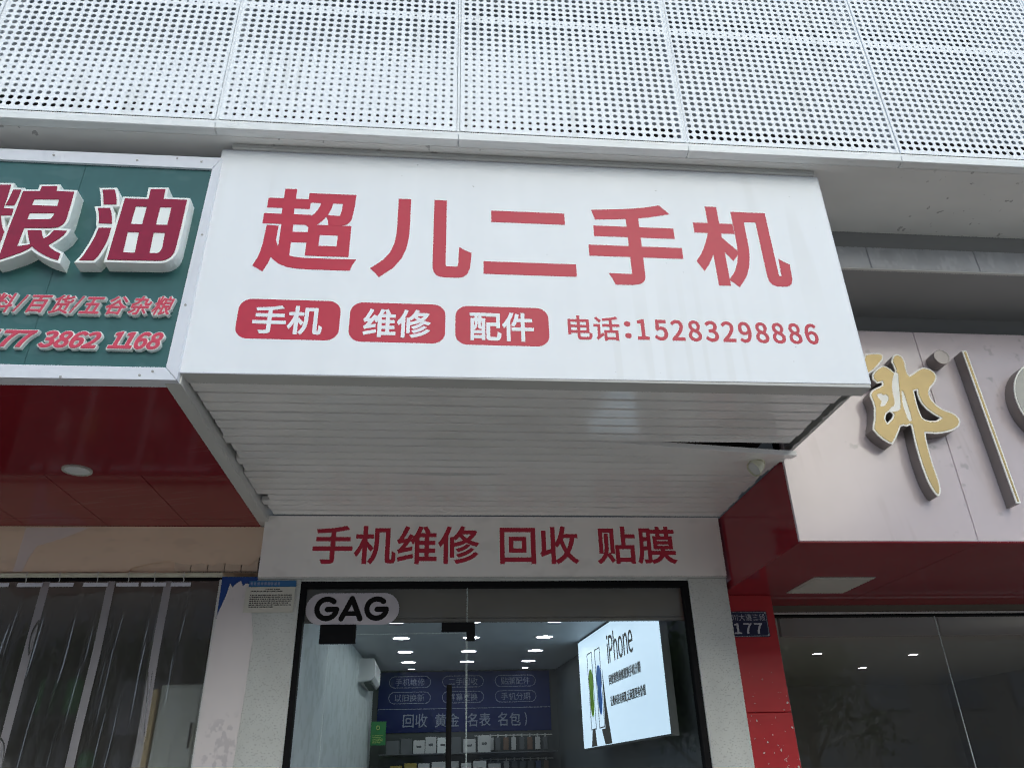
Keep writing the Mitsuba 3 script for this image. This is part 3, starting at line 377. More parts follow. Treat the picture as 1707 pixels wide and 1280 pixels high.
def stone_col(p, n, uv):
    g = fbm(p.x * 9, p.z * 9, p.y * 9, 4)
    w = smoothstep(0.56, 0.75, fbm(p.x * 25, p.z * 14, 3))
    return mix(mi.Color3f(0.44, 0.445, 0.46) * (0.75 + 0.5 * g), mi.Color3f(0.62, 0.62, 0.63), 0.3 * w)


def stucco_col(p, n, uv):
    g = fbm(p.x * 6, p.z * 4, p.y * 6)
    s = speck(p, 130, 3, 0.66, 0.85)
    return mix(mi.Color3f(0.55, 0.56, 0.53) * (0.9 + 0.2 * g), mi.Color3f(0.26, 0.26, 0.24), 0.35 * s)


def stucco_bump(p, n, uv):
    return fbm(p.x * 110, p.z * 110, p.y * 110)


def paint_col(p, n, uv):
    g = fbm(p.x * 5, p.z * 2.5, 3)
    m = smoothstep(0.50, 0.66, fbm(p.x * 34, p.z * 26, 5)) * smoothstep(0.42, 0.6, noise(p.x * 4, p.z * 2.2, 2.5))
    return mix(mi.Color3f(0.63, 0.58, 0.57) * (0.92 + 0.16 * g), mi.Color3f(0.37, 0.34, 0.35), 0.5 * m)


def beige_col(p, n, uv):
    g = fbm(p.x * 3, p.z * 5, 3)
    d = smoothstep(0.62, 0.8, fbm(p.x * 7, p.z * 14, 1))
    return mix(mi.Color3f(0.80, 0.61, 0.45) * (0.94 + 0.12 * g), mi.Color3f(0.42, 0.31, 0.22), 0.15 * d)


def white_wall_col(p, n, uv):
    g = fbm(p.x * 5, p.y * 5, p.z * 4)
    m = smoothstep(0.5, 0.7, fbm(p.y * 13, p.z * 13, 4))
    return mix(mi.Color3f(0.50, 0.55, 0.55) * (0.9 + 0.2 * g), mi.Color3f(0.35, 0.40, 0.37), 0.35 * m)


def asphalt_col(p, n, uv):
    return mi.Color3f(0.055, 0.055, 0.057) * (0.7 + 0.6 * fbm(p.x * 20, p.y * 20, 1))


def paving_col(p, n, uv):
    return mi.Color3f(0.27, 0.243, 0.207) * (0.8 + 0.4 * fbm(p.x * 4, p.y * 4, 1))


pbr('m_vinyl', proc(vinyl), 0.42, spec=0.4, bump=crease, scale=0.004, eps=0.004)
pbr('m_red_print', (0.48, 0.018, 0.047), 0.38, spec=0.35)
pbr('m_header_red', (0.46, 0.020, 0.045), 0.4)
pbr('m_header_white', proc(header_col), 0.4)
pbr('m_perforated', proc(perforated), 0.45)
pbr('m_rail', proc(rail), 0.4)
pbr('m_underside', proc(underside), 0.45)
pbr('m_cavity', (0.34, 0.365, 0.39), 0.8)
pbr('m_dark', (0.012, 0.012, 0.013), 0.8, spec=0.2)
pbr('m_ledge', (0.34, 0.33, 0.31), 0.6)
pbr('m_beam_grey', (0.27, 0.272, 0.272), 0.5)
pbr('m_slat', proc(slat_col), 0.13)
pbr('m_grey_metal', (0.52, 0.52, 0.50), 0.4)
pbr('m_rail_grey', (0.50, 0.50, 0.48), 0.45)
pbr('m_white_metal', (0.66, 0.68, 0.73), 0.35)
pbr('m_green', proc(green_col), 0.35, spec=0.3)
pbr('m_letter_white', (0.80, 0.83, 0.80), 0.35)
pbr('m_letter_red', (0.27, 0.012, 0.045), 0.22, spec=0.22)
pbr('m_small_red', (0.56, 0.035, 0.075), 0.35)
pbr('m_red_chip', proc(red_chip), 0.28)
pbr('m_red_clad', proc(red_clad), 0.09, spec=0.3)
pbr('m_pink', proc(pink_col), 0.16, spec=0.6)
pbr('m_gold', (0.35, 0.265, 0.125), 0.40, metal=0.6)
pbr('m_bronze', (0.26, 0.235, 0.225), 0.38, metal=0.6)
pbr('m_rim', (0.86, 0.85, 0.80), 0.4)
pbr('m_stone', proc(stone_col), 0.45)
pbr('m_stucco', proc(stucco_col), 0.85, spec=0.2, bump=stucco_bump, scale=0.004)
pbr('m_paint', proc(paint_col), 0.55)
pbr('m_beige', proc(beige_col), 0.7)
pbr('m_tile', (0.68, 0.53, 0.40), 0.4)
pbr('m_peeled_white', (0.74, 0.63, 0.58), 0.6)
pbr('m_box_shade', (0.10, 0.08, 0.065), 0.8)  # dark colour painted in for the shade inside the sign box, above the slats
pbr('m_blue_film', (0.012, 0.055, 0.23), 0.35)
pbr('m_black', (0.008, 0.008, 0.009), 0.6, spec=0.08)
pbr('m_black_matt', (0.010, 0.0095, 0.0095), 0.7, spec=0.08)
pbr('m_sticker', (0.50, 0.46, 0.49), 0.5)
pbr('m_white_wall', proc(white_wall_col), 0.6)
pbr('m_dark_wall', (0.06, 0.07, 0.072), 0.6)
pbr('m_ceiling', (0.34, 0.38, 0.40), 0.5)
pbr('m_floor', (0.10, 0.10, 0.10), 0.3)
pbr('m_shutter', (0.11, 0.095, 0.070), 0.5)
pbr('m_navy', (0.010, 0.019, 0.105), 0.5, spec=0.2)
pbr('m_navy_text', (0.24, 0.27, 0.36), 0.5)
pbr('m_plastic_white', (0.62, 0.64, 0.64), 0.35)
pbr('m_poster_green', (0.035, 0.22, 0.07), 0.4)
pbr('m_poster_text', (0.30, 0.46, 0.12), 0.5)
pbr('m_carton', (0.45, 0.46, 0.46), 0.5)
pbr('m_carton_dark', (0.10, 0.11, 0.12), 0.5)
pbr('m_carton_yellow', (0.42, 0.33, 0.08), 0.5)
pbr('m_shop_dark', (0.17, 0.135, 0.115), 0.7)
pbr('m_fridge', (0.40, 0.44, 0.40), 0.4)
pbr('m_wood_edge', (0.40, 0.31, 0.15), 0.5)
pbr('m_cloth_dark', (0.06, 0.06, 0.075), 0.8)
pbr('m_cream', (0.66, 0.65, 0.50), 0.4)
pbr('m_lamp_cover', (0.42, 0.41, 0.37), 0.4)
pbr('m_plate_blue', (0.011, 0.016, 0.055), 0.35)
pbr('m_plate_white', (0.50, 0.50, 0.54), 0.4)
pbr('m_paper', (0.55, 0.53, 0.46), 0.7)
pbr('m_ink', (0.09, 0.085, 0.075), 0.7)
pbr('m_notice_blue', (0.03, 0.13, 0.30), 0.5)
pbr('m_notice_light', (0.20, 0.25, 0.38), 0.5)
pbr('m_right_room', (0.34, 0.33, 0.30), 0.6)
pbr('m_right_beam', (0.25, 0.24, 0.22), 0.6)
pbr('m_asphalt', proc(asphalt_col), 0.8)
pbr('m_paving', proc(paving_col), 0.7)
pbr('m_kerb', (0.34, 0.33, 0.31), 0.7)
pbr('m_far_wall', (0.20, 0.19, 0.17), 0.7)
pbr('m_far_glass', (0.15, 0.16, 0.17), 0.3)
pbr('m_bark', (0.10, 0.075, 0.05), 0.9)
scene['m_leaf'] = {'type': 'twosided', 'bsdf': {'type': 'principled', 'base_color': {'type': 'rgb', 'value': [0.055, 0.10, 0.03]}, 'roughness': 0.55}}
scene['m_glass'] = {'type': 'thindielectric', 'int_ior': 1.5}
scene['m_film'] = {'type': 'blendbsdf', 'weight': 0.07, 'first': {'type': 'thindielectric', 'int_ior': 1.5},
                   'second': {'type': 'twosided', 'bsdf': {'type': 'diffuse', 'reflectance': {'type': 'rgb', 'value': [0.5, 0.48, 0.46]}}}}
scene['m_film_edge'] = {'type': 'blendbsdf', 'weight': 0.55, 'first': {'type': 'thindielectric', 'int_ior': 1.5},
                        'second': {'type': 'twosided', 'bsdf': {'type': 'diffuse', 'reflectance': {'type': 'rgb', 'value': [0.52, 0.50, 0.52]}}}}
pbr('m_glass_edge', (0.55, 0.62, 0.60), 0.3)


def light(rgb):
    return {'type': 'area', 'radiance': {'type': 'rgb', 'value': list(rgb)}}


# ================================================================ THE SETTING
struct('ground', bx(-150, 150, -150, 60, -0.3, -0.15, 0), 'm_asphalt')
struct('pavement', bx(-60, 60, -10.0, 0.0, -0.146, 0.0, 0), 'm_paving')
struct('kerb', bx(-60, 60, -10.16, -10.003, -0.146, 0.004, 0.01), 'm_kerb')

# ---------------------------------------------------------------- perforated facade panels
SEAMS = [-3.61, -2.39, -1.173, 0.05, 1.275, 2.47, 3.69, 4.91]
PITCH_H, ROW0 = 0.0424, 4.652
FACE_Y = -2.10


def hole_radius(x, z):
    def ramp(t):
        t = np.clip(t, 0, 1)
        return t * t * (3 - 2 * t)
    upper, right = ramp((z - 4.95 - 0.10 * (x + 1)) / 0.35), ramp((x - 0.1) / 1.2)
    lower_left = 0.75 * ramp((-1.55 - x) / 0.7) * ramp((4.86 - z) / 0.16)
    n = np.array(mi_noise(x * 0.9, z * 1.6)) - 0.5
    r = 0.0095 + 0.0046 * np.maximum(np.maximum(upper, right), lower_left) + 0.0022 * n
    r = np.where(np.abs(z - ROW0 - 20 * PITCH_H + 0.001) < 0.02, 0.0072, r)
    return np.clip(r, 0.0056, 0.0156)


def mi_noise(x, z):
    import meshkit
    return meshkit.noise(np.stack([x, z, np.zeros_like(x) + 3.3], -1), 4)


def perforated_sheet(x0, x1, z0, z1, cols, rows, seg=12, thick=0.003):
    """A sheet with one round hole per cell; the margins are plain."""
    V, F, base = [], [], 0
    gx0 = (x0 + x1) / 2 - cols * PITCH_H / 2
    gz0 = ROW0 - PITCH_H / 2
    gx1, gz1 = gx0 + cols * PITCH_H, gz0 + rows * PITCH_H
    cx, cz = np.meshgrid(gx0 + (np.arange(cols) + 0.5) * PITCH_H, gz0 + (np.arange(rows) + 0.5) * PITCH_H)
    cx, cz = cx.ravel(), cz.ravel()
    R = hole_radius(cx, cz)
    ang = (np.arange(seg) + 0.5) * 2 * np.pi / seg
    d = np.stack([np.cos(ang), np.sin(ang)], 1)
    sq = d / np.abs(d).max(1, keepdims=True) * PITCH_H / 2
    # corner points make the cells meet without gaps
    corner = np.array([[1, 1], [-1, 1], [-1, -1], [1, -1]]) * PITCH_H / 2
    ring_i = np.stack([cx[:, None] + R[:, None] * d[:, 0], cz[:, None] + R[:, None] * d[:, 1]], -1)
    ring_o = np.stack([cx[:, None] + sq[:, 0], cz[:, None] + sq[:, 1]], -1)
    cor = np.stack([cx[:, None] + corner[:, 0], cz[:, None] + corner[:, 1]], -1)
    n = len(cx)
    pts = np.concatenate([ring_i, ring_o, cor], 1)  # n, 2 seg + 4
    k = 2 * seg + 4
    front = np.concatenate([pts, np.full((n, k, 1), FACE_Y)], -1)[..., [0, 2, 1]]
    back = front[:, :seg] + np.array([0, thick, 0])
    v = np.concatenate([front, back], 1)
    kk = k + seg
    f = []
    quad_of = np.floor(ang / (np.pi / 2)).astype(int)
    for j in range(seg):
        j2 = (j + 1) % seg
        f += [(j, seg + j, seg + j2), (j, seg + j2, j2), (j, j2, k + j2), (j, k + j2, k + j)]
        a1, a2 = np.degrees(ang[j]), np.degrees(ang[j]) + 360 / seg
        for c, a in enumerate((45, 135, 225, 315)):
            if a1 < a < a2:
                f.append((seg + j, 2 * seg + c, seg + j2))
    f = np.array(f)
    faces = (f[None] + (np.arange(n) * kk)[:, None, None]).reshape(-1, 3)
    ms = [trimesh.Trimesh(v.reshape(-1, 3), faces, process=False)]
    y0, y1 = FACE_Y, FACE_Y + thick
    for a, b, c, e in ((x0, gx0, z0, z1), (gx1, x1, z0, z1), (gx0, gx1, z0, gz0), (gx0, gx1, gz1, z1)):
        ms.append(bx(a, b, y0, y1, c, e, 0))
    return ms


PANEL_WORDS = ['white perforated facade panel in the top left corner, only a sliver in view', 'white perforated facade panel above the dark green sign with red characters',
               'white perforated facade panel above the left half of the white sign', 'white perforated facade panel above the right half of the white sign',
               'white perforated facade panel above the right end of the white sign', 'white perforated facade panel at the top right corner of the photo']
TOP = 6.24
for i in range(6):
    x0, x1 = SEAMS[i] + 0.009, SEAMS[i + 1] - 0.009
    t = thing('perforated_panel', PANEL_WORDS[i], 'facade panel', 'perforated panels of the facade')
    ms = perforated_sheet(x0, x1, 4.612, TOP, 28, 37)
    part(t, 'sheet', cat(ms), 'm_perforated')
    part(t, 'side_flange', bx(x0, x0 + 0.004, FACE_Y + 0.0035, FACE_Y + 0.045, 4.612, TOP, 0), 'm_perforated')
    part(t, 'side_flange', bx(x1 - 0.004, x1, FACE_Y + 0.0035, FACE_Y + 0.045, 4.612, TOP, 0), 'm_perforated')
    part(t, 'edge_lip', bx(x0, x0 + 0.006, FACE_Y - 0.003, FACE_Y - 0.0002, 4.612, TOP, 0.001), 'm_perforated')
    part(t, 'edge_lip', bx(x1 - 0.006, x1, FACE_Y - 0.003, FACE_Y - 0.0002, 4.612, TOP, 0.001), 'm_perforated')
SEAM_WORDS = ('top left corner', 'second visible', 'third visible', 'fourth visible', 'fifth visible', 'hidden right')
for i in range(1, 7):
    one('facade_mullion', cat([bx(SEAMS[i] - 0.0060, SEAMS[i] + 0.0060, FACE_Y + 0.003, FACE_Y + 0.051, 4.612, TOP, 0.001), bx(SEAMS[i] - 0.013, SEAMS[i] + 0.013, FACE_Y + 0.05, FACE_Y + 0.13, 4.612, TOP, 0.003)]), 'm_perforated',
        f'pale steel upright behind the {SEAM_WORDS[i - 1]} seam of the perforated panels', 'mullion', 'uprights behind the perforated panels')
one('facade_purlin', bx(-3.6, 4.9, FACE_Y + 0.14, FACE_Y + 0.20, 4.66, 4.86, 0.004), 'm_dark', 'dark horizontal steel bar behind the lowest rows of holes of the perforated panels', 'purlin')
t = thing('facade_rail', 'grey white metal edge rail running under all perforated panels', 'rail')
part(t, 'upper_lip', bx(-3.61, 4.91, FACE_Y + 0.004, FACE_Y + 0.04, 4.590, 4.6105, 0.002), 'm_rail')
for i in range(7):
    part(t, 'rail_length', bx(SEAMS[i] + 0.0015, SEAMS[i + 1] - 0.0015, FACE_Y - 0.004, FACE_Y + 0.05, 4.547, 4.5885, 0.003), 'm_rail')
one('facade_underside', bx(-3.61, 4.91, FACE_Y + 0.052, -1.30, 4.5485, 4.56, 0.002), 'm_underside',
    'grey metal underside of the overhanging perforated facade, smudged above the pink board', 'soffit')
t = thing('building', 'plain upper storeys of the shop building behind the perforated panels', 'building')
part(t, 'wall', bx(-14, 14, -1.62, 8.0, 4.60, 14.0, 0.0), 'm_cavity')
part(t, 'upper_cladding', bx(-14, 14, FACE_Y, -1.63, TOP + 0.004, 14.0, 0.0), 'm_perforated')
part(t, 'left_wall', bx(-14, -3.62, FACE_Y, -1.63, 4.6, TOP, 0.0), 'm_perforated')
part(t, 'right_wall', bx(3.70, 14, FACE_Y, -1.63, 4.6, TOP, 0.0), 'm_perforated')

# ---------------------------------------------------------------- stone clad beam, dark recess over the pink board
t = thing('stone_beam', 'mottled grey stone clad beam over the pink board, right of the white sign', 'beam')
xs = [2.06, 2.535, 3.227, 3.92, 4.61, 5.3, 6.0]
for a, b in zip(xs[:-1], xs[1:]):
    part(t, 'tile', bx(a + 0.002, b - 0.002, -1.516, -1.49, 4.268, 4.424, 0.003), 'm_stone')
part(t, 'backing', bx(2.06, 6.0, -1.503, -1.32, 4.27, 4.5465, 0), 'm_beam_grey', label='smooth dark grey upper strip of the beam')
part(t, 'drip_edge', bx(2.06, 6.0, -1.519, -1.50, 4.258, 4.2665, 0.001), 'm_grey_metal')
part(t, 'underside', bx(2.06, 6.0, -1.498, -0.99, 4.262, 4.269, 0), 'm_beam_grey')
part(t, 'rear_wall', bx(2.06, 6.0, -1.0, -0.96, 4.00, 4.2615, 0), 'm_beam_grey')

# ================================================================ WHITE PHONE SHOP SIGN
SY = -1.985
sign = thing('shop_sign', 'large white canopy signboard with red Chinese characters and phone number', 'sign')
face = Polygon([(-1.157, 3.211), (2.015, 3.228), (2.032, 4.517), (-1.157, 4.517)])
part(sign, 'face', face_xz(face.buffer(-0.004, join_style=2), SY, 0.028), 'm_vinyl', label='white printed face with light vertical streaks')
rim = face.difference(face.buffer(-0.0045, join_style=2))
part(sign, 'edge_trim', face_xz(rim, SY - 0.0015, 0.05), 'm_white_metal')
part(sign, 'body', bx(-1.13, 1.945, SY + 0.055, -0.06, 3.40, 4.49, 0.0), 'm_box_shade', label='sign box behind the printed face, coloured dark for the shade inside it')
part(sign, 'side_sheet', bx(1.970, 1.975, SY + 0.055, -1.10, 3.222, 4.49, 0.0), 'm_grey_metal')
part(sign, 'rear_sheet', bx(-1.13, 1.948, -0.058, -0.05, 3.24, 3.399, 0.0), 'm_grey_metal')
for c, (x0, x1, z0, z1) in {'超': (-0.913, -0.432, 3.762, 4.273), '儿': (-0.363, 0.124, 3.750, 4.240), '二': (0.183, 0.642, 3.791, 4.186), '手': (0.714, 1.196, 3.752, 4.267), '机': (1.263, 1.752, 3.760, 4.273)}.items():
    g = lay_out(c, x0, x1, z0, z1, weight=0.0095)[0]
    part(sign, 'character', face_xz(g, SY - 0.0015, 0.004), 'm_red_print')


def rounded(x0, x1, z0, z1, r):
    return sbox(x0 + r, z0 + r, x1 - r, z1 - r).buffer(r, quad_segs=8)


for txt, (x0, x1, z0, z1), (a, b, c, d) in (('手机', (-0.942, -0.482, 3.393, 3.606), (-0.872, -0.559, 3.418, 3.573)), ('维修', (-0.438, 0.002, 3.391, 3.604), (-0.376, -0.064, 3.417, 3.571)),
                                            ('配件', (0.049, 0.489, 3.389, 3.601), (0.116, 0.417, 3.412, 3.571))):
    b_ = part(sign, 'red_button', face_xz(rounded(x0, x1, z0, z1, 0.058), SY - 0.001, 0.003), 'm_red_print')
    for g in lay_out(txt, a, b, c, d, weight=0.0075):
        part(b_, 'character', face_xz(g, SY - 0.0025, 0.003), 'm_vinyl')
for g in lay_out('电话', 0.58, 0.829, 3.430, 3.565, weight=0.005) + lay_out(':', 0.852, 0.884, 3.446, 3.540, weight=0.006) + lay_out('15283298886', 0.913, 1.81, 3.438, 3.556, weight=0.0085, monow=0.232):
    part(sign, 'small_character', face_xz(g, SY - 0.0015, 0.004), 'm_red_print')
part(sign, 'bottom_rail', bx(-1.155, 2.013, SY + 0.002, -1.893, 3.2095, 3.27, 0.002), 'm_rail_grey')
one('sign_ledge', bx(-1.105, 2.01, -2.004, -1.97, 4.519, 4.5445, 0.002), 'm_rail_grey', 'thin dull grey filler bar between the top of the white sign and the facade underside', 'trim')

# ---------------------------------------------------------------- slatted soffit under the sign
SZ = 3.212
soffit = thing('slatted_soffit', 'grey plastic slatted soffit under the white sign, one slat sagging at the right', 'soffit')
n_slat = 19
for i in range(n_slat):
    y0 = -1.890 + 0.0992 * i
    xl = -1.134 + (0.006, 0.012, 0.010, 0.014, 0.016, 0.018, 0.004, 0.026, 0.030, 0.004, 0.020, 0.003, 0.004, 0.003, 0.004, 0.062, 0.006, 0.024, 0.03)[i]
    xr = (1.912, 1.900, 1.908, 1.898, 1.903, 1.899, 1.948, 1.935, 1.938, 1.942, 1.936, 1.928, 1.94, 1.936, 1.925, 1.941, 1.938, 1.944, 1.94)[i]
    prof = [(0.001, 0.030), (0.001, 0.003), (0.003, 0.0), (0.040, 0.0), (0.0412, 0.0018), (0.0428, 0.0018), (0.044, 0.0), (0.0810, 0.0), (0.083, 0.003), (0.083, 0.027), (0.1000, 0.027), (0.1000, 0.030)]
    m = along_x([(y0 + a, SZ + b) for a, b in prof], xl, xr, 24)
    v = np.array(m.vertices)
    s = np.clip((v[:, 0] - 0.88) / 1.05, 0, 1)
    fall = {6: 0.048, 7: 0.030, 8: 0.012, 9: 0.005}.get(i, 0.0)
    v[:, 2] -= fall * s ** 0.9 * (1.0 if i != 6 else np.clip(1.25 - (v[:, 1] - y0) * 4, 0.6, 1.2))
    if i == 6:
        v[:, 1] += 0.024 * s ** 0.8
    if i == 11:
        v[:, 2] -= 0.012 * np.exp(-((v[:, 0] - 0.08) / 0.30) ** 2)
        v[:, 1] += 0.009 * np.exp(-((v[:, 0] - 0.08) / 0.22) ** 2)
    if i == 17:
        v[:, 2] -= 0.008 * np.exp(-((v[:, 0] - 1.13) / 0.09) ** 2)
        v[:, 1] += 0.010 * np.exp(-((v[:, 0] - 1.13) / 0.08) ** 2)
    v[:, 2] += 0.0012 * np.sin(v[:, 0] * 2.3 + i * 1.7)
    m.vertices = v
    part(soffit, 'slat', m, 'm_slat')
jag = [(1.958 + 0.006 * rng.standard_normal(), y) for y in np.linspace(-1.888, -1.12, 26)]
part(soffit, 'end_flashing', face_xy(Polygon([(1.974, -1.888)] + jag + [(1.974, -1.10)]).buffer(0), SZ + 0.012, 0.004), 'm_grey_metal', label='ragged metal flashing at the right end')
trim = thing('canopy_edge_trim', 'grey metal angle trim between the dark red ceiling and the slatted soffit', 'trim')
for a, b in ((-1.97, -0.312), (-0.308, 0.085)):
    part(trim, 'angle_length', cat([bx(-1.204, -1.143, a, b, 3.164, 3.172, 0.001), bx(-1.1435, -1.136, a, b, 3.164, 3.42, 0.001)]), 'm_grey_metal')
pe = thing('pipe_elbow', 'cream plastic pipe elbow poking out of the slatted soffit near its right end', 'pipe')
c0 = np.array([1.792, -1.10, 3.215])
ang = np.linspace(0, 1, 12)
path = [c0 + np.array([-0.075 * (1 - math.cos(a * 0.95)), -0.008 * a, -0.020 - 0.07 * math.sin(a * 0.95)]) for a in ang]
path = [c0, c0 + np.array([0, 0, -0.015])] + path
part(pe, 'pipe', tube(path, 0.043, 24), 'm_cream', smooth=50)
dirn = path[-1] - path[-2]
dirn /= np.linalg.norm(dirn)
part(pe, 'collar', tube([path[-1] - dirn * 0.018, path[-1] - dirn * 0.012, path[-1] + dirn * 0.004], [0.0435, 0.046, 0.046], 24), 'm_cream', smooth=50)
part(pe, 'bore', cyl(path[-1] - dirn * 0.03, path[-1] - dirn * 0.006, 0.041, 24), 'm_grey_metal')

# ---------------------------------------------------------------- header board over the shop door
hd = thing('header_sign', 'white fascia board over the glass door with dark red Chinese characters', 'sign')
part(hd, 'board', bx(-1.157, 1.930, -0.014, 0.03, 2.800, 3.2065, 0.002), 'm_header_white')
part(hd, 'bottom_lip', bx(-1.157, 1.930, -0.010, 0.03, 2.790, 2.7985, 0.002), 'm_grey_metal')
for txt, x0, x1, z0, z1 in (('手机维修', -0.831, 0.260, 2.880, 3.139), ('回收', 0.397, 0.931, 2.880, 3.139), ('贴膜', 1.054, 1.605, 2.880, 3.139)):
    for g in lay_out(txt, x0, x1, z0, z1, weight=0.0065):
        part(hd, 'character', face_xz(g, -0.0155, 0.004), 'm_header_red')

# ---------------------------------------------------------------- pillars
t = thing('left_pillar', 'pale grey roughcast pillar left of the glass door, its left strip painted whitish', 'pillar')
part(t, 'shaft', bx(-1.395, -0.886, 0.0, 0.35, 0, 2.789, 0.004), 'm_stucco')
part(t, 'painted_strip', face_xz(Polygon(PAINT + [(-1.165, 0.0), (-1.393, 0.0)]).buffer(0), -0.006, 0.005), 'm_paint', label='stained whitish paint with a torn top edge')
part(t, 'blue_film', face_xz(Polygon(BLUE).buffer(0), -0.003, 0.002), 'm_blue_film', label='leftover of torn blue film at the top')
one('right_pillar', bx(1.664, 1.926, 0.0, 0.19, 0, 2.789, 0.004), 'm_stucco', 'pale grey roughcast pillar between the glass shop front and the red column', 'pillar')
one('door_lintel', bx(-0.884, 1.662, 0.004, 0.19, 2.776, 2.789, 0.001), 'm_stucco', 'thin pale lintel strip between the header board and the black door frame', 'lintel')
nt = thing('notice_sheet', 'small printed notice with a blue top band stuck on the left pillar', 'notice')
part(nt, 'sheet', bx(-1.221, -0.915, -0.0105, -0.0075, 2.580, 2.738, 0), 'm_paper')
part(nt, 'top_band', bx(-1.205, -0.912, -0.0105, -0.0072, 2.740, 2.778, 0), 'm_notice_blue')
ink = []
for r in range(11):
    z = 2.723 - r * 0.0122
    if r in (2, 10):
        continue
    x, xe = -1.19 if r not in (0,) else -1.10, (-0.935, -0.99, 0, -0.93, -0.93, -0.93, -0.935, -0.95, -0.93, -1.04, 0)[r] if r else -1.01
    while x < xe:
        w = rng.uniform(0.004, 0.017)
        ink.append(bx(x, min(x + w, xe), -0.0113, -0.0102, z - 0.0035, z + 0.0035, 0))
        x += w + rng.uniform(0.002, 0.005)
part(nt, 'printed_lines', cat(ink), 'm_ink', kind='stuff')
band = [bx(-1.195 + k * 0.021, -1.195 + k * 0.021 + rng.uniform(0.010, 0.017), -0.0113, -0.0102, 2.750, 2.768, 0) for k in range(9)]
part(nt, 'band_marks', cat(band), 'm_notice_light', kind='stuff')

# ---------------------------------------------------------------- glass shop front
fr = thing('door_frame', 'black metal frame round the glass shop front', 'frame')
part(fr, 'head', bx(-0.8845, 1.6625, 0.008, 0.07, 2.738, 2.7745, 0.003), 'm_black')
part(fr, 'jamb', bx(-0.8845, -0.850, 0.008, 0.07, 0, 2.737, 0.003), 'm_black')
part(fr, 'jamb', bx(1.622, 1.6625, 0.008, 0.07, 0, 2.737, 0.003), 'm_black')


def pane(x0, x1, y, z0, z1):
    return trimesh.Trimesh([[x0, y, z0], [x1, y, z0], [x1, y, z1], [x0, y, z1]], [[0, 1, 2], [0, 2, 3]], process=False)


GY = 0.035
win = thing('shop_window', 'fixed frameless glazing round and right of the glass door', 'window')
part(win, 'transom_pane', pane(-0.850, 0.1785, GY, 2.457, 2.738), 'm_glass')
part(win, 'side_pane', pane(-0.850, -0.6835, GY, 0.0, 2.455), 'm_glass')
part(win, 'large_pane', pane(0.1835, 1.622, GY, 0.0, 2.738), 'm_glass')
part(win, 'joint', bx(0.1792, 0.1828, GY - 0.004, GY + 0.004, 0.0, 2.737, 0), 'm_glass_edge')
door = thing('glass_door', 'frameless glass door with black corner fittings and long black bar handle', 'door')
part(door, 'pane', pane(-0.6795, 0.174, GY, 0.01, 2.450), 'm_glass')
part(door, 'edge', bx(-0.6815, -0.6797, GY - 0.004, GY + 0.004, 0.01, 2.450, 0), 'm_glass_edge')
part(door, 'edge', bx(0.1742, 0.1758, GY - 0.004, GY + 0.004, 0.01, 2.450, 0), 'm_glass_edge')
part(door, 'edge', bx(-0.6795, 0.174, GY - 0.004, GY + 0.004, 2.4502, 2.4518, 0), 'm_glass_edge')
part(door, 'corner_fitting', bx(-0.742, -0.519, GY - 0.016, GY + 0.016, 2.394, 2.508, 0.002), 'm_black')
part(door, 'corner_fitting', face_xz(Polygon([(0.018, 2.516), (0.231, 2.516), (0.231, 2.404), (0.1775, 2.404), (0.1775, 2.462), (0.018, 2.462)]), GY - 0.016, 0.032), 'm_black')
hk = part(door, 'bar_handle', cyl((0.072, GY - 0.055, 0.75), (0.072, GY - 0.055, 2.137), 0.0165, 20), 'm_black_matt', smooth=40)
part(hk, 'standoff', cat([cyl((0.072, GY - 0.05, z), (0.072, GY - 0.004, z), 0.009, 12) for z in (0.95, 1.95)]), 'm_black_matt')
# oval white sticker with the three black letters G A G
st = thing('door_sticker', 'white oval sticker with black letters GAG at the top left of the glass', 'sticker')
part(st, 'sheet', face_xz(LineString([(-0.745, 2.607), (-0.354, 2.607)]).buffer(0.099, quad_segs=24), GY - 0.0035, 0.002), 'm_sticker')


def stroke(pts, w):
    return LineString(pts).buffer(w, quad_segs=8)


def g_shape(cx, cz, rx, rz, w):
    a = np.radians(np.linspace(48, 352, 40))
    return unary_union([stroke([(cx + rx * math.cos(t), cz + rz * math.sin(t)) for t in a] , w), stroke([(cx + rx * 0.05, cz - 0.004), (cx + rx * 0.99, cz - 0.004)], w)])


for g in (g_shape(-0.712, 2.608, 0.062, 0.060, 0.0165), unary_union([stroke([(-0.618, 2.546), (-0.556, 2.672), (-0.500, 2.546)], 0.0165), stroke([(-0.600, 2.578), (-0.515, 2.578)], 0.0145)]), g_shape(-0.398, 2.608, 0.062, 0.060, 0.0165)):
    part(st, 'letter', face_xz(g, GY - 0.0048, 0.002), 'm_black_matt')

# ---------------------------------------------------------------- inside the phone shop
CZ = 2.76


def wall_prism(pts, z0, z1):
    return face_xy(Polygon(pts), z0, z1 - z0)


struct('shop_floor', bx(-0.95, 1.75, 0.08, 4.35, -0.02, 0.002, 0), 'm_floor')
one('shop_ceiling', bx(-0.95, 1.75, 0.145, 4.4, CZ, CZ + 0.05, 0), 'm_ceiling', 'pale ceiling of the phone shop seen through the glass', 'ceiling')
one('left_shop_wall', wall_prism([(-0.87, 0.075), (-0.72, 4.284), (-0.9, 4.284), (-0.96, 0.075)], 0, CZ - 0.001), 'm_white_wall', 'pale mottled side wall on the left inside the phone shop', 'wall')
one('right_shop_wall', wall_prism([(1.640, 0.075), (1.368, 4.284), (1.70, 4.284), (1.74, 0.075)], 0, CZ - 0.001), 'm_dark_wall', 'dark side wall on the right inside the phone shop', 'wall')
one('rear_shop_wall', bx(-0.78, 1.66, 4.285, 4.35, 0, CZ - 0.001, 0), 'm_dark_wall', 'dark rear wall of the phone shop below the blue banner', 'wall')
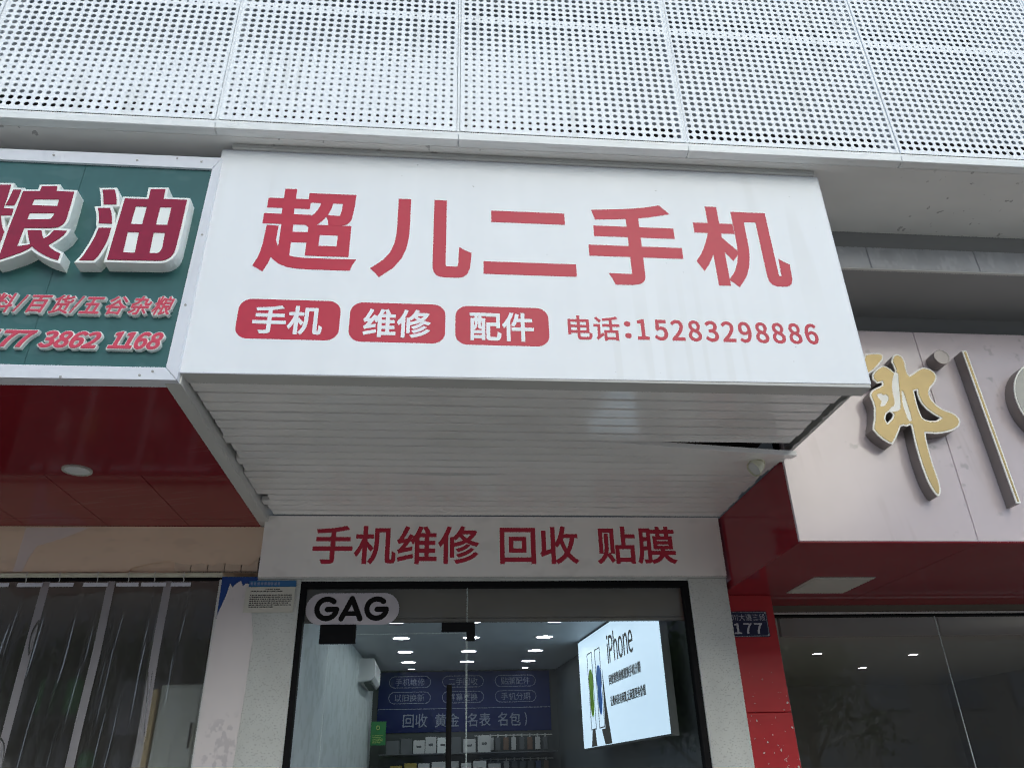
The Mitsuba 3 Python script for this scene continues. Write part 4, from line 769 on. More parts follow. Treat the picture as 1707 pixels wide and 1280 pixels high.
sh = thing('roller_shutter_box', 'dull brown grey roller shutter housing behind the top of the glass', 'shutter box')
part(sh, 'housing', bx(-0.90, 1.70, 0.08, 0.140, 2.555, 2.85, 0.006), 'm_shutter')
part(sh, 'bottom_bar', bx(-0.90, 1.70, 0.088, 0.132, 2.534, 2.553, 0.003), 'm_shutter')
rows_y = [1.29, 2.06, 2.85, 3.56]
k = 0
for cname, cx in (('left', -0.325), ('middle', 0.295), ('right', 0.955)):
    for rname, y in zip(('nearest the door', 'second from the door', 'third from the door', 'fourth from the door'), rows_y):
        d = thing('ceiling_downlight', f'round lit downlight in the phone shop ceiling, {cname} row, {rname}', 'light', 'downlights in the phone shop')
        x = cx + (y - 2.4) * 0.012
        part(d, 'trim_ring', trimesh.creation.annulus(0.072, 0.084, 0.006).apply_translation([x, y, CZ - 0.0035]), 'm_plastic_white')
        dm = trimesh.creation.cylinder(0.072, 0.004, 32).apply_translation([x, y, CZ - 0.003])
        part(d, 'diffuser', dm, 'm_plastic_white', emitter=light((3.1, 3.5, 3.6)))
for cname, cx in (('left', -0.295), ('right', 0.99)):
    d = thing('ceiling_downlight', f'small lit spotlight above the {cname} end of the blue banner', 'light', 'spotlights above the banner')
    part(d, 'trim_ring', trimesh.creation.annulus(0.036, 0.046, 0.006).apply_translation([cx, 4.10, CZ - 0.0035]), 'm_plastic_white')
    part(d, 'diffuser', trimesh.creation.cylinder(0.036, 0.004, 24).apply_translation([cx, 4.10, CZ - 0.003]), 'm_plastic_white', emitter=light((1.6, 1.7, 1.75)))
ac = thing('air_conditioner', 'white wall air conditioner on the left wall inside the phone shop', 'air conditioner')
acp = [(-0.80, 2.715), (-0.625, 2.715), (-0.612, 2.69), (-0.612, 2.55), (-0.64, 2.515), (-0.80, 2.495)]
acm = face_xz(Polygon(acp), 2.95, 0.80)
part(ac, 'body', acm, 'm_plastic_white')
part(ac, 'vent', bx(-0.72, -0.645, 3.02, 3.68, 2.492, 2.508, 0.002), 'm_dark_wall')
ps = thing('green_poster', 'green printed poster on the left wall deep inside the phone shop', 'poster')
px0, px1, py = -0.70, -0.54, 4.0
part(ps, 'board', bx(px0, px1, py, py + 0.01, 1.985, 2.215, 0.001), 'm_poster_green')
part(ps, 'emblem', face_xz(Point(px0 + 0.075, 2.155).buffer(0.022).difference(Point(px0 + 0.075, 2.155).buffer(0.012)), py - 0.002, 0.003), 'm_poster_text')
part(ps, 'printed_lines', cat([bx(px0 + 0.02, px1 - 0.03 - 0.02 * (r % 3 == 1), py - 0.002, py + 0.001, 2.075 - r * 0.017, 2.082 - r * 0.017, 0) for r in range(5)]), 'm_poster_text', kind='stuff')
bn = thing('wall_banner', 'dark blue banner with faint white Chinese slogans on the rear wall of the phone shop', 'banner')
BY = 4.27
part(bn, 'panel', bx(-0.66, 1.285, BY, BY + 0.012, 2.115, 2.745, 0.002), 'm_navy')
part(bn, 'divider', bx(-0.655, 1.28, BY - 0.002, BY + 0.002, 2.352, 2.358, 0), 'm_navy_text')
for r, words in enumerate((('手机维修', '二手回收', '贴膜配件'), ('以旧换新', '屏幕更换', '手机分期'))):
    for c_, w in enumerate(words):
        x0, z0 = -0.545 + c_ * 0.60, 2.575 - r * 0.165
        ring = rounded(x0, x0 + 0.47, z0, z0 + 0.125, 0.0624)
        part(bn, 'slogan_frame', face_xz(ring.difference(ring.buffer(-0.006)), BY - 0.002, 0.003), 'm_navy_text')
        part(bn, 'slogan', cat([face_xz(g, BY - 0.002, 0.003) for g in lay_out(w, x0 + 0.07, x0 + 0.40, z0 + 0.024, z0 + 0.101)]), 'm_navy_text')
for w, x0, x1 in (('回收', -0.375, -0.105), ('黄金', -0.02, 0.25), ('名表', 0.34, 0.60), ('名包', 0.68, 0.94), (')', 0.985, 1.01)):
    part(bn, 'slogan', cat([face_xz(g, BY - 0.002, 0.003) for g in lay_out(w, x0, x1, 2.165, 2.305, weight=0.003)]), 'm_navy_text')

# lit advertising box on the right wall: a vertical panel from A (deep) to B (by the glass)
A_, B_ = np.array([1.305, 2.36]), np.array([1.472, 0.155])
ux = (B_ - A_) / np.linalg.norm(B_ - A_)
nx = np.array([-ux[1], ux[0]]) * -1.0
if nx[0] > 0:
    nx = -nx
LW = float(np.linalg.norm(B_ - A_))


SU = LW / 1.967


def on_box(shape, front, d, su=None):
    """(u along the box, z) shape -> mesh on the lit box, its front `front` metres before the box face."""
    out = []
    for g in polys(shape):
        m = trimesh.creation.extrude_polygon(g, d, engine='earcut')
        v = np.array(m.vertices) * [SU if su is None else su, 1, 1]
        w = front - d + v[:, 2]
        m.vertices = np.stack([A_[0] + ux[0] * v[:, 0] + nx[0] * w, A_[1] + ux[1] * v[:, 0] + nx[1] * w, v[:, 1]], 1)
        m.fix_normals()
        out.append(m)
    return cat(out)


lb = thing('lit_poster_box', 'glowing pale blue advertising light box with two phones inside the phone shop', 'light box')
LZ0, LZ1 = 1.850, 2.742
part(lb, 'case', on_box(sbox(-0.012, LZ0 - 0.012, LW + 0.012, LZ1 + 0.012), -0.003, 0.05, 1.0), 'm_dark_wall')
part(lb, 'screen', on_box(sbox(0, LZ0, LW, LZ1), 0.0, 0.0025, 1.0), 'm_plastic_white', emitter=light((0.078, 0.110, 0.137)))
for g in lay_out('iPhone', 0.85, 1.45, 2.43, 2.66):
    part(lb, 'letter', on_box(g, 0.004, 0.002), 'm_ink')
part(lb, 'slogan', cat([on_box(g, 0.004, 0.002) for g in lay_out('回收销售维修置换手机分期', 0.84, 1.56, 2.272, 2.350, weight=0.007)]), 'm_ink')
part(lb, 'slogan', cat([on_box(g, 0.004, 0.002) for g in lay_out('让数码没有闲置,让闲置更有价值', 0.84, 1.62, 2.107, 2.188, weight=0.007)]), 'm_ink')
pbr('m_poster_lime', (0.20, 0.42, 0.03), 0.5)
pbr('m_poster_blue', (0.05, 0.20, 0.62), 0.5)
for ux0, col in ((0.27, 'm_poster_lime'), (0.50, 'm_poster_blue')):
    ph = sbox(ux0, 1.98, ux0 + 0.145, 2.60).buffer(0.0)
    p_ = part(lb, 'phone_picture', on_box(ph.difference(ph.buffer(-0.008)), 0.004, 0.002), 'm_ink')
    part(p_, 'blob', on_box(unary_union([affinity.scale(Point(ux0 + 0.075, 2.36).buffer(1), 0.062, 0.105), affinity.scale(Point(ux0 + 0.07, 2.21).buffer(1), 0.05, 0.13)]), 0.004, 0.002), col)
part(lb, 'wrist_picture', on_box(Polygon([(0.25, LZ0 + 0.004), (0.40, LZ0 + 0.004), (0.36, 2.10), (0.42, 2.30), (0.415, 2.00), (0.30, 1.975)]).buffer(0), 0.0035, 0.0015), 'm_ink')
part(lb, 'wrist_picture', on_box(Polygon([(0.63, LZ0 + 0.004), (0.80, LZ0 + 0.004), (0.72, 2.15), (0.68, 2.42), (0.655, 1.97), (0.56, 1.97)]).buffer(0), 0.0035, 0.0015), 'm_ink')
WORDS = ('first', 'second', 'third', 'fourth', 'fifth', 'sixth', 'seventh', 'eighth', 'ninth')
pbr('m_case_blue', (0.06, 0.10, 0.22), 0.4)
pbr('m_case_brown', (0.16, 0.10, 0.07), 0.4)
cr = thing('accessory_rack', 'dim wire rack for phone cases under the right end of the blue banner', 'rack')
for z in (1.83, 2.065):
    part(cr, 'rail', cyl((0.42, 4.20, z), (1.28, 4.20, z), 0.005, 8), 'm_grey_metal')
for q in range(9):
    for r_, z in enumerate((1.83, 2.065)):
        x, w = 0.47 + q * 0.088, rng.uniform(0.05, 0.07)
        m_ = ('m_carton_dark', 'm_case_blue', 'm_case_brown', 'm_carton')[int(rng.integers(0, 4))]
        k_ = {'m_carton_dark': 'black', 'm_case_blue': 'blue', 'm_case_brown': 'brown', 'm_carton': 'grey'}[m_]
        c_ = thing('phone_case', f'{k_} phone case, {WORDS[q]} from the left on the {("lower", "upper")[r_]} rail of the wire rack', 'phone case', 'phone cases on the wire rack')
        part(c_, 'shell', bx(x, x + w, 4.185, 4.196, z - 0.145, z - 0.02, 0.003), m_)
        part(c_, 'hang_tab', bx(x + w / 2 - 0.008, x + w / 2 + 0.008, 4.188, 4.193, z - 0.0199, z + 0.012, 0.001), 'm_carton')
# display shelf with boxes
ds = thing('display_shelf', 'dark display shelf under the blue banner inside the phone shop', 'shelf')
for z in (1.40, 1.655, 1.895):
    part(ds, 'board', bx(-0.60, 1.30, 3.95, 4.26, z - 0.01, z, 0.002), 'm_carton_dark')
part(ds, 'rear_board', bx(-0.60, 1.30, 4.262, 4.28, 1.2, 2.09, 0), 'm_dark_wall')
bi = 0
for row_, z in (('upper', 1.895), ('lower', 1.655)):
    x = -0.53 if row_ == 'upper' else -0.48
    for q in range(8):
        w, h = rng.uniform(0.105, 0.15), rng.uniform(0.125, 0.165)
        mat = ('m_carton', 'm_carton', 'm_plastic_white', 'm_carton', 'm_carton_dark', 'm_carton_yellow')[int(rng.integers(0, 6 if row_ == 'lower' else 5))]
        word = {'m_carton': 'light grey', 'm_plastic_white': 'white', 'm_carton_dark': 'dark', 'm_carton_yellow': 'yellow'}[mat]
        b_ = thing('phone_box', f'{word} phone box, {WORDS[q]} from the left on the {row_} display shelf', 'box', 'phone boxes on the display shelf')
        part(b_, 'carton', bx(x, x + w, 4.02, 4.10, z + 0.001, z + 0.001 + h, 0.003), mat)
        part(b_, 'lid_label', bx(x + w * 0.3, x + w * 0.7, 4.0175, 4.0195, z + h * 0.45, z + h * 0.6, 0), 'm_carton_dark')
        x += w + rng.uniform(0.006, 0.03)
# ================================================================ LEFT SHOP: green sign, red canopy ceiling, strip curtain
GYB = -1.990
gs = thing('grain_shop_sign', 'dark green signboard in a white metal frame with raised red and white characters', 'sign')
part(gs, 'board', bx(-3.6, -1.7925, GYB, GYB + 0.02, 3.20, 4.39, 0), 'm_green')
part(gs, 'board', bx(-1.7905, -1.17, GYB, GYB + 0.02, 3.20, 4.39, 0), 'm_green')
fy = -2.004
part(gs, 'frame_bar', face_xz(Polygon([(-3.6, 4.368), (-1.183, 4.368), (-1.1455, 4.443), (-3.6, 4.432)]), fy, 0.07), 'm_white_metal')
part(gs, 'frame_bar', face_xz(Polygon([(-3.6, 3.1535), (-1.145, 3.166), (-1.201, 3.226), (-3.6, 3.222)]), fy, 0.07), 'm_white_metal')
part(gs, 'frame_bar', face_xz(Polygon([(-1.1435, 3.168), (-1.1445, 4.441), (-1.181, 4.366), (-1.199, 3.228)]), fy, 0.07), 'm_white_metal')
for x, z in ((-1.36, 4.425), (-1.55, 4.40), (-1.95, 4.41), (-1.163, 3.95), (-1.172, 3.55), (-1.30, 3.185), (-1.62, 3.17), (-1.95, 3.185), (-1.25, 3.205), (-1.24, 4.41)):
    part(gs, 'rivet', cyl((x, fy - 0.003, z), (x, fy + 0.002, z), 0.0055, 10), 'm_ledge')
for name, data in (('LIANG', LIANG), ('YOU', YOU)):
    red = []
    for s in data:
        p = Polygon(s[0]).buffer(0)
        for h in s[1:]:
            p = p.difference(Polygon(h).buffer(0))
        red.append(p)
    outer = unary_union([Polygon(s[0]).buffer(0.0125, join_style=2, mitre_limit=2) for s in data])
    ch = part(gs, 'large_character', face_xz(outer, -2.062, 0.072), 'm_letter_white')
    for p in red:
        part(ch, 'red_face', face_xz(p, -2.0655, 0.004), 'm_letter_red')


def raised_row(text, x0, x1, z0, z1, weight, rim_w, skew, name, **kw):
    for g in lay_out(text, x0, x1, z0, z1, weight=weight, skew=skew, **kw):
        c_ = part(gs, name, face_xz(g.buffer(rim_w, join_style=2, mitre_limit=2), -2.010, 0.020), 'm_letter_white')
        part(c_, 'red_face', face_xz(g, -2.0135, 0.004), 'm_small_red')


SL = 0.30
for ch, x0, x1, z0, z1 in (('料', -1.994, -1.898, 3.478, 3.583), ('/', -1.900, -1.845, 3.482, 3.577), ('百', -1.845, -1.742, 3.481, 3.578), ('货', -1.750, -1.645, 3.478, 3.582), ('/', -1.662, -1.607, 3.483, 3.578),
                           ('五', -1.622, -1.519, 3.482, 3.576), ('谷', -1.512, -1.415, 3.481, 3.584), ('杂', -1.414, -1.312, 3.483, 3.587), ('粮', -1.313, -1.217, 3.484, 3.591)):
    raised_row(ch, x0 + 0.003, x1 - 0.003, z0 + 0.003, z1 - 0.003, 0.0045, 0.0034, SL, 'small_character')
for txt, x0, x1, z0, z1 in (('177', -1.985, -1.760, 3.303, 3.395), ('3862', -1.752, -1.492, 3.303, 3.396), ('1168', -1.464, -1.230, 3.305, 3.401)):
    raised_row(txt, x0 + 0.004, x1 - 0.004, z0 + 0.004, z1 - 0.004, 0.013, 0.0042, SL, 'numeral')

rc = thing('red_canopy_ceiling', 'glossy dark red panelled ceiling under the green sign', 'ceiling')
CZR = 3.166
ys, xr_ = [-1.934, -0.84, -0.06, 0.12], [-3.7, -3.22, -2.705, -2.19, -1.672, -1.2045]
for j in range(3):
    xj = xr_ if j else [-3.7, -1.2045]
    for a, b in zip(xj[:-1], xj[1:]):
        part(rc, 'panel', bx(a + 0.0015, b - 0.0015, ys[j] + 0.0015, ys[j + 1] - 0.0015, CZR, CZR + 0.012, 0.0015), 'm_red_clad')
part(rc, 'backing', bx(-3.7, -1.2045, -1.934, 0.12, CZR + 0.013, CZR + 0.03, 0), 'm_dark')
cl = thing('round_ceiling_light', 'unlit round white light in the dark red ceiling under the green sign', 'light')
part(cl, 'trim_ring', trimesh.creation.annulus(0.064, 0.076, 0.010).apply_translation([-1.977, -0.93, CZR - 0.0055]), 'm_lamp_cover', smooth=30)
part(cl, 'cover', trimesh.creation.cylinder(0.064, 0.006, 40).apply_translation([-1.977, -0.93, CZR - 0.004]), 'm_plastic_white', smooth=30)

bh = thing('beige_header', 'beige painted band under the red ceiling with torn white patch and peeling lower edge', 'wall')
part(bh, 'wall', bx(-3.7, -1.162, 0.116, 0.30, 2.862, 3.164, 0), 'm_beige')
part(bh, 'tile_bed', bx(-1.70, -1.163, 0.1152, 0.1158, 2.863, 2.97, 0), 'm_shop_dark')
xs = np.arange(-1.722, -1.20, 0.107)
for a in xs:
    part(bh, 'tile', bx(a, min(a + 0.101, -1.165), 0.1005, 0.1150, 2.866, 2.956, 0.002), 'm_tile')
edge = [tuple(p) for p in PEEL[:-2]]
coat = Polygon([(-3.7, 3.163), (-1.164, 3.163), (-1.164, 2.985)] + edge[::-1] + [(-2.05, 2.863), (-3.7, 2.863)]).buffer(0)
part(bh, 'coating', face_xz(coat, 0.098, 0.005), 'm_beige')
part(bh, 'white_patch', face_xz(Polygon(WHITE_TRIANGLE).buffer(0).intersection(sbox(-3.7, 2.864, -1.2, 3.162)), 0.0965, 0.0012), 'm_peeled_white', label='pale patch where the beige coat came off')
rod = thing('curtain_rail', 'cream metal rail holding the plastic strip curtain under the beige band', 'rail')
part(rod, 'bar', bx(-3.7, -1.40, 0.072, 0.098, 2.822, 2.852, 0.005), 'm_cream')
part(rod, 'underbar', bx(-3.7, -1.40, 0.076, 0.094, 2.800, 2.8195, 0.002), 'm_black')

strips = [(-2.93, -2.455), (-2.502, -2.056), (-2.112, -1.709), (-1.759, -1.412)]
words = ('leftmost clear plastic curtain strip under the beige band, cut by the photo edge', 'second clear plastic curtain strip from the left under the beige band', 'third clear plastic curtain strip from the left under the beige band', 'clear plastic curtain strip beside the painted pillar')
import meshkit
for i, (x0, x1) in enumerate(strips):
    t = thing('curtain_strip', words[i], 'strip curtain', 'plastic curtain strips at the left shop')
    yb = 0.084 - 0.006 * (i % 2)

    creases = [(rng.uniform(x0 + 0.03, x1 - 0.08), rng.uniform(1.5, 2.6), rng.uniform(0.08, 0.3), rng.uniform(0.003, 0.008), rng.uniform(-0.006, 0.006)) for _ in range(11)]

    def ridge(X, Z):
        out = 0 * X
        for cx, cz, lz, wx, am in creases:
            out = out + am * np.exp(-((X - cx - 0.03 * (Z - cz) + 0.0015 * np.sin(Z * 13 + cx * 50)) / wx) ** 2 - ((Z - cz) / lz) ** 4)
        return out

    def wavy(a, b, extra, nx_=90, nz=110):
        X, Z = np.meshgrid(np.linspace(a, b, nx_), np.linspace(0.25, 2.796, nz))
        P = np.stack([X * 11 + i * 7.3, Z * 1.7, np.zeros_like(X) + i], -1)
        grow = np.clip((2.8 - Z) / 0.5, 0, 1)
        Y = yb + extra + grow * (0.016 * (meshkit.fbm(P * [0.6, 0.7, 1], 2, 3) - 0.5) + ridge(X, Z))
        X2 = X - 0.03 * grow * (meshkit.noise(np.stack([Z * 1.6, Z * 0 + i, Z * 0], -1), 5) - 0.5)
        v = np.stack([X2, Y, Z], -1).reshape(-1, 3)
        r_, c_ = np.meshgrid(np.arange(nz - 1), np.arange(nx_ - 1), indexing='ij')
        q = (r_ * nx_ + c_).ravel()
        return trimesh.Trimesh(v, np.vstack([np.column_stack([q, q + 1, q + nx_ + 1]), np.column_stack([q, q + nx_ + 1, q + nx_])]), process=False)

    part(t, 'film', wavy(x0, x1 - (0.05 if i < 3 else 0), 0.0), 'm_film', smooth=True)
    if i < 3:
        part(t, 'overlap_edge', wavy(x1 - 0.048, x1, -0.008, 6), 'm_film_edge', smooth=True)
for a, b in ((-2.766, -2.692), (-2.642, -2.491), (-2.449, -2.304), (-2.246, -2.095), (-2.045, -1.909), (-1.893, -1.741), (-1.710, -1.587)):
    key = part('curtain_strip' + ('', '_001', '_002', '_003')[int(np.digitize((a + b) / 2, [-2.47, -2.08, -1.735]))], 'clip', bx(a, b, 0.060, 0.067, 2.761, 2.786, 0.002), 'm_white_metal')
for x in (-2.60, -2.40, -2.17, -1.98, -1.82, -1.64):
    part('curtain_rail', 'hook', tube([(x, 0.066, 2.855), (x, 0.060, 2.83), (x + 0.006, 0.062, 2.80), (x, 0.068, 2.775)], 0.0035, 8), 'm_grey_metal')

# inside the left shop
struct('grain_shop_floor', bx(-4.2, -1.40, 0.13, 4.4, -0.02, 0.001, 0), 'm_floor')
one('grain_shop_wall', cat([bx(-4.2, -1.0, 4.3, 4.4, 0, 2.95, 0), bx(-4.3, -4.2, 0.2, 4.4, 0, 2.95, 0), bx(-1.40, -1.0, 0.352, 4.29, 0, 2.95, 0)]), 'm_shop_dark', 'dark brown inner walls of the grain shop behind the strip curtain', 'wall')
one('grain_shop_ceiling', bx(-4.3, -1.0, 0.31, 4.4, 2.95, 3.0, 0), 'm_shop_dark', 'dark ceiling of the grain shop behind the strip curtain', 'ceiling')
fg = thing('white_cabinet', 'tall greenish white cabinet standing inside the grain shop beside the pillar', 'cabinet')
part(fg, 'body', bx(-1.935, -1.405, 0.92, 1.5, 0, 2.27, 0.006), 'm_fridge')
part(fg, 'door', bx(-1.90, -1.66, 0.905, 0.918, 0.1, 2.25, 0.003), 'm_fridge')
part(fg, 'door', bx(-1.655, -1.41, 0.905, 0.918, 0.1, 2.25, 0.003), 'm_fridge')
hd_ = part(fg, 'door_handle', bx(-1.69, -1.68, 0.885, 0.904, 1.86, 2.02, 0.003), 'm_black')
one('wood_board', bx(-1.985, -1.945, 0.90, 1.5, 0, 2.24, 0.003), 'm_wood_edge', 'yellowish wooden board leaning at the left of the tall greenish cabinet', 'board')
sf = thing('goods_shelf', 'dim shelf of goods deep inside the grain shop', 'shelf')
for z in (0.7, 1.2, 1.7, 2.2):
    part(sf, 'board', bx(-4.0, -2.1, 2.4, 2.8, z - 0.02, z, 0.003), 'm_cloth_dark')
    part(sf, 'upright', bx(-4.0 + (z - 0.7) * 1.2, -3.96 + (z - 0.7) * 1.2, 2.395, 2.8, 0.0, 2.6, 0.003), 'm_cloth_dark')
gm = ['m_carton_yellow', 'm_cloth_dark', 'm_carton', 'm_poster_green', 'm_header_red', 'm_carton_dark']
gw = ['yellow', 'dark', 'grey', 'green', 'red', 'charcoal']
for r, z in enumerate((1.2, 1.7, 2.2)):
    for q in range(8):
        x = -3.95 + q * 0.23
        j = int(rng.integers(0, 6))
        w, h = rng.uniform(0.12, 0.19), rng.uniform(0.18, 0.36)
        b_ = thing('goods_bag', f'{gw[j]} bag of goods, {WORDS[q]} from the left on the {("lower", "middle", "upper")[r]} grain shop shelf', 'bag', 'bags on the shelf of the grain shop')
        mm = bx(x, x + w, 2.45, 2.65, z + 0.001, z + h, 0.04)
        scene[b_] = mikit.ply(mm, gm[j])
one('grey_panel', bx(-2.42, -2.05, 1.40, 1.43, 1.98, 2.36, 0.004), 'm_cloth_dark', 'dull slate panel hanging behind the third curtain strip', 'panel')

# ================================================================ RIGHT SHOP
RED_Y = -1.096
pk = thing('pink_signboard', 'pale pink panelled signboard with gold brush character, right of the white sign', 'sign')
part(pk, 'panel', bx(1.951, 2.986, RED_Y, RED_Y + 0.02, 2.7275, 4.092, 0.002), 'm_pink')
part(pk, 'panel', bx(2.989, 4.10, RED_Y, RED_Y + 0.02, 2.7275, 4.092, 0.002), 'm_pink')
part(pk, 'panel', bx(4.103, 5.2, RED_Y, RED_Y + 0.02, 2.7275, 4.092, 0.002), 'm_pink')
part(pk, 'backing', bx(1.96, 5.2, RED_Y + 0.021, -0.98, 2.75, 4.06, 0), 'm_dark')
rim_s, gold_s, side = [], [], []
for s in LANG:
    outer = Polygon(s[0]).buffer(0)
    mode, dark, white = None, [], []
    for r in s[1:]:
        if isinstance(r, str):
            mode = r
        else:
            (dark if mode == 'H' else white).append(Polygon(r).buffer(0))
    body = outer.difference(unary_union(dark)) if dark else outer
    gold = body.difference(unary_union(white)) if white else body
    ch = part(pk, 'gold_character', face_xz(body.buffer(0.004), -1.176, 0.078), 'm_bronze')
    part(ch, 'lit_rim', face_xz(body.buffer(0.0035), -1.1835, 0.007), 'm_rim')
    part(ch, 'gold_face', face_xz(gold.buffer(-0.0058).simplify(0.0005), -1.1865, 0.004), 'm_gold')
b_ = Polygon(BAR).buffer(0)
ch = part(pk, 'divider_bar', face_xz(b_, -1.176, 0.078), 'm_bronze')
part(ch, 'lit_rim', face_xz(b_.buffer(-0.0005), -1.1835, 0.007), 'm_rim')
part(ch, 'gold_face', face_xz(b_.buffer(-0.0085, join_style=2), -1.1855, 0.003), 'm_gold')
sx_, sz_ = 3.061, 3.862
ch = part(pk, 'dot', face_xz(Point(sx_, sz_).buffer(0.050, quad_segs=12), -1.176, 0.078), 'm_bronze')
part(ch, 'lit_rim', face_xz(Point(sx_, sz_).buffer(0.0495, quad_segs=12).difference(Point(sx_, sz_).buffer(0.044, quad_segs=12)), -1.1835, 0.007), 'm_bronze')
part(ch, 'dot_face', face_xz(Point(sx_, sz_).buffer(0.043, quad_segs=12), -1.1815, 0.005), 'm_bronze')
a_ = np.radians(np.linspace(40, 320, 60))
cc = LineString([(3.449 + 0.30 + 0.245 * math.cos(q), 3.56 + 0.245 * math.sin(q)) for q in a_]).buffer(0.055, cap_style=2)
ch = part(pk, 'latin_letter', face_xz(cc, -1.176, 0.078), 'm_bronze')
part(ch, 'lit_rim', face_xz(cc.buffer(-0.0003), -1.1835, 0.007), 'm_rim')
part(ch, 'silver_face', face_xz(cc.buffer(-0.0075), -1.1865, 0.004), 'm_lamp_cover')

rs = thing('red_cladding', 'glossy dark red panels on the side and underside of the pink signboard', 'cladding')
part(rs, 'side_panel', bx(1.950, 1.9585, RED_Y + 0.021, 0.198, 2.726, 3.21, 0.001), 'm_red_clad')
for a, b in ((1.951, 2.986), (2.989, 4.10), (4.103, 5.2), (5.203, 6.6)):
    part(rs, 'underside_panel', bx(a, b, RED_Y + 0.001, 0.575, 2.7185, 2.7260, 0.001), 'm_red_clad')
part(rs, 'backing', bx(1.97, 6.6, -0.96, 0.6, 2.7275, 2.745, 0), 'm_dark')
sq = thing('square_ceiling_light', 'unlit square white ceiling light in the red underside of the pink signboard', 'light')
part(sq, 'frame', cat([bx(2.385, 2.796, -0.32, 0.118, 2.7100, 2.7175, 0.002)]), 'm_lamp_cover')
part(sq, 'cover', bx(2.397, 2.784, -0.308, 0.106, 2.7065, 2.7095, 0.001), 'm_lamp_cover')
col = thing('red_column', 'glossy red clad column with chipped paint beside the right pillar', 'column')
part(col, 'panel', bx(1.945, 2.307, 0.200, 0.56, 1.967, 2.7175, 0.003), 'm_red_chip')
part(col, 'panel', bx(1.945, 2.307, 0.200, 0.56, 0.0, 1.9635, 0.003), 'm_red_chip', label='lower red panel with grey patch')
pl_ = thing('house_number_plate', 'dark blue house number plate with white digits 177 on the red column', 'number plate')
PX0, PX1, PZ0, PZ1 = 1.955, 2.250, 2.437, 2.606
part(pl_, 'plate', face_xz(rounded(PX0, PX1, PZ0, PZ1, 0.008), 0.1935, 0.003), 'm_plate_blue')
bd = rounded(PX0 + 0.005, PX1 - 0.005, PZ0 + 0.005, PZ1 - 0.005, 0.006)
part(pl_, 'border', face_xz(bd.difference(bd.buffer(-0.002)), 0.1925, 0.0015), 'm_plate_white')
part(pl_, 'street_name', cat([face_xz(g, 0.1925, 0.0015) for g in lay_out('川大道三段', 2.001, 2.236, 2.543, 2.588, gap=0.02)]), 'm_plate_white')
part(pl_, 'digits', cat([face_xz(g, 0.1925, 0.0015) for g in lay_out('177', 2.004, 2.206, 2.457, 2.527, weight=0.006, gap=0.03)]), 'm_plate_white')
part(pl_, 'screw', cat([cyl((PX1 - 0.012, 0.1935, z), (PX1 - 0.012, 0.190, z), 0.004, 10) for z in (PZ0 + 0.012, PZ1 - 0.012)]), 'm_grey_metal')

rw = thing('right_shop_window', 'large dark shop window under the red soffit at the right', 'window')
part(rw, 'head_frame', bx(2.307, 6.6, 0.576, 0.66, 2.672, 2.7255, 0.003), 'm_shutter')
part(rw, 'head_trim', bx(2.307, 6.6, 0.570, 0.64, 2.656, 2.6695, 0.002), 'm_grey_metal')
part(rw, 'head_bead', bx(2.307, 6.6, 0.580, 0.64, 2.640, 2.6545, 0.002), 'm_black')
part(rw, 'pane', pane(2.307, 3.738, 0.605, 0, 2.641), 'm_glass')
part(rw, 'pane', pane(3.744, 6.6, 0.605, 0, 2.641), 'm_glass')
part(rw, 'joint', bx(3.7385, 3.7435, 0.601, 0.609, 0, 2.640, 0), 'm_glass_edge')
struct('right_shop_floor', bx(2.0, 8.0, 0.6, 8.2, -0.02, 0.001, 0), 'm_right_room')
one('right_shop_ceiling', bx(2.0, 8.0, 0.67, 8.2, 2.80, 2.85, 0), 'm_right_room', 'dark ceiling inside the right shop', 'ceiling')
one('right_shop_wall', cat([bx(2.0, 8.0, 7.0, 7.1, 0, 2.80, 0), bx(2.02, 2.10, 0.66, 7.0, 0, 2.8, 0), bx(7.9, 8.0, 0.66, 7.0, 0, 2.8, 0)]), 'm_right_room', 'dark inner walls of the right shop', 'wall')
bm = thing('inner_beam', 'dull grey panelled beam behind the top of the right shop window', 'beam')
part(bm, 'panel', bx(2.65, 3.954, 0.90, 0.95, 2.548, 2.80, 0.002), 'm_right_beam')
part(bm, 'panel', bx(3.958, 6.6, 0.90, 0.95, 2.548, 2.80, 0.002), 'm_right_beam')
for wd, (x, y) in (('leftmost', (4.23, 3.594)), ('middle', (5.422, 4.873)), ('rightmost', (5.459, 3.756))):
    d = thing('small_spotlight', f'small lit spotlight inside the right shop, {wd} of the three in the photo', 'light', 'spotlights inside the right shop')
    part(d, 'trim_ring', trimesh.creation.annulus(0.05, 0.06, 0.006).apply_translation([x, y, 2.7965]), 'm_grey_metal')
    part(d, 'diffuser', trimesh.creation.cylinder(0.05, 0.004, 20).apply_translation([x, y, 2.797]), 'm_plastic_white', emitter=light((2.2, 2.2, 2.1)))

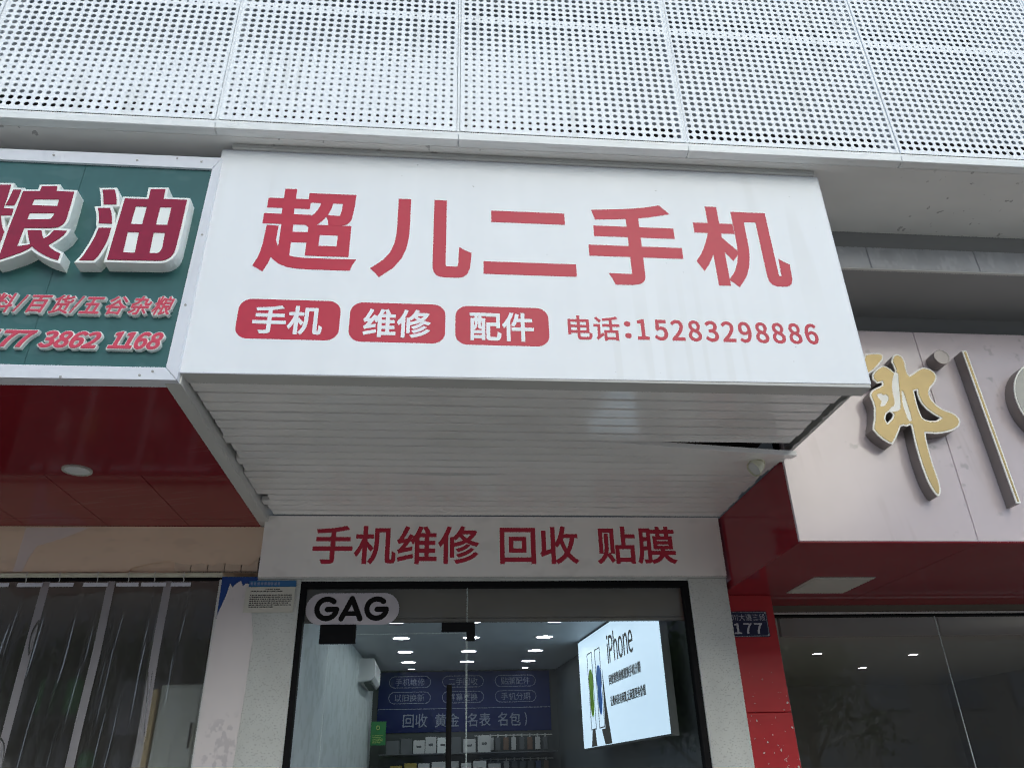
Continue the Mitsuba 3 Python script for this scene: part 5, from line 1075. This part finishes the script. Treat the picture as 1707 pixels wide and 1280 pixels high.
# ================================================================ ACROSS THE STREET (mirrored in the glass)
fb = thing('opposite_building', 'grey building across the street, only mirrored in the shop windows', 'building')
part(fb, 'wall', bx(-40, 40, -44, -34, -0.1, 12, 0), 'm_far_wall')
part(fb, 'window', cat([bx(x, x + 2.2, -33.99, -33.9, z, z + 1.7, 0) for x in np.arange(-38, 38, 4.0) for z in np.arange(1.2, 11, 3.2)]), 'm_far_glass', kind='stuff')


def tree(x, y, h, seed, label):
    g = np.random.default_rng(seed)
    t = thing('street_tree', label, 'tree', 'trees across the street')
    tr = [tube([(x, y, -0.1), (x + 0.05, y, h * 0.35), (x + 0.1, y + 0.05, h * 0.7)], [0.14, 0.10, 0.05], 10)]
    for q in range(6):
        a = g.uniform(0, 6.28)
        z0 = h * g.uniform(0.35, 0.55)
        tr.append(tube([(x + 0.06, y, z0), (x + 0.5 * math.cos(a), y + 0.5 * math.sin(a), z0 + 0.5), (x + 1.1 * math.cos(a), y + 1.1 * math.sin(a), z0 + h * 0.25)], [0.05, 0.035, 0.015], 7))
    part(t, 'trunk', cat(tr), 'm_bark')
    n = 5200
    cen = np.array([[x + g.normal() * h * 0.16, y + g.normal() * h * 0.16, h * g.uniform(0.48, 0.92)] for _ in range(26)])
    c = cen[g.integers(0, 26, n)] + g.normal(size=(n, 3)) * h * np.array([0.07, 0.07, 0.055])
    d1 = g.normal(size=(n, 3)); d1 /= np.linalg.norm(d1, axis=1, keepdims=True)
    d2 = np.cross(d1, g.normal(size=(n, 3))); d2 /= np.linalg.norm(d2, axis=1, keepdims=True)
    s = g.uniform(0.05, 0.10, (n, 1))
    v = np.stack([c - d1 * s, c + d2 * s * 0.5, c + d1 * s, c - d2 * s * 0.5], 1).reshape(-1, 3)
    f = (np.array([[0, 1, 2], [0, 2, 3]])[None] + (np.arange(n) * 4)[:, None, None]).reshape(-1, 3)
    part(t, 'crown', trimesh.Trimesh(v, f, process=False), 'm_leaf')


for x, y, h, s, w in ((5.6, -12.0, 4.4, 1, 'young street tree across the road, mirrored in the middle of the right window'), (8.6, -12.5, 5.0, 2, 'tallest street tree across the road, mirrored at the right edge of the photo'),
                      (-1.5, -12.3, 4.2, 3, 'street tree across the road straight opposite the glass door'), (-7.0, -12.2, 4.6, 4, 'street tree across the road opposite the strip curtain')):
    tree(x, y, h, s, w)
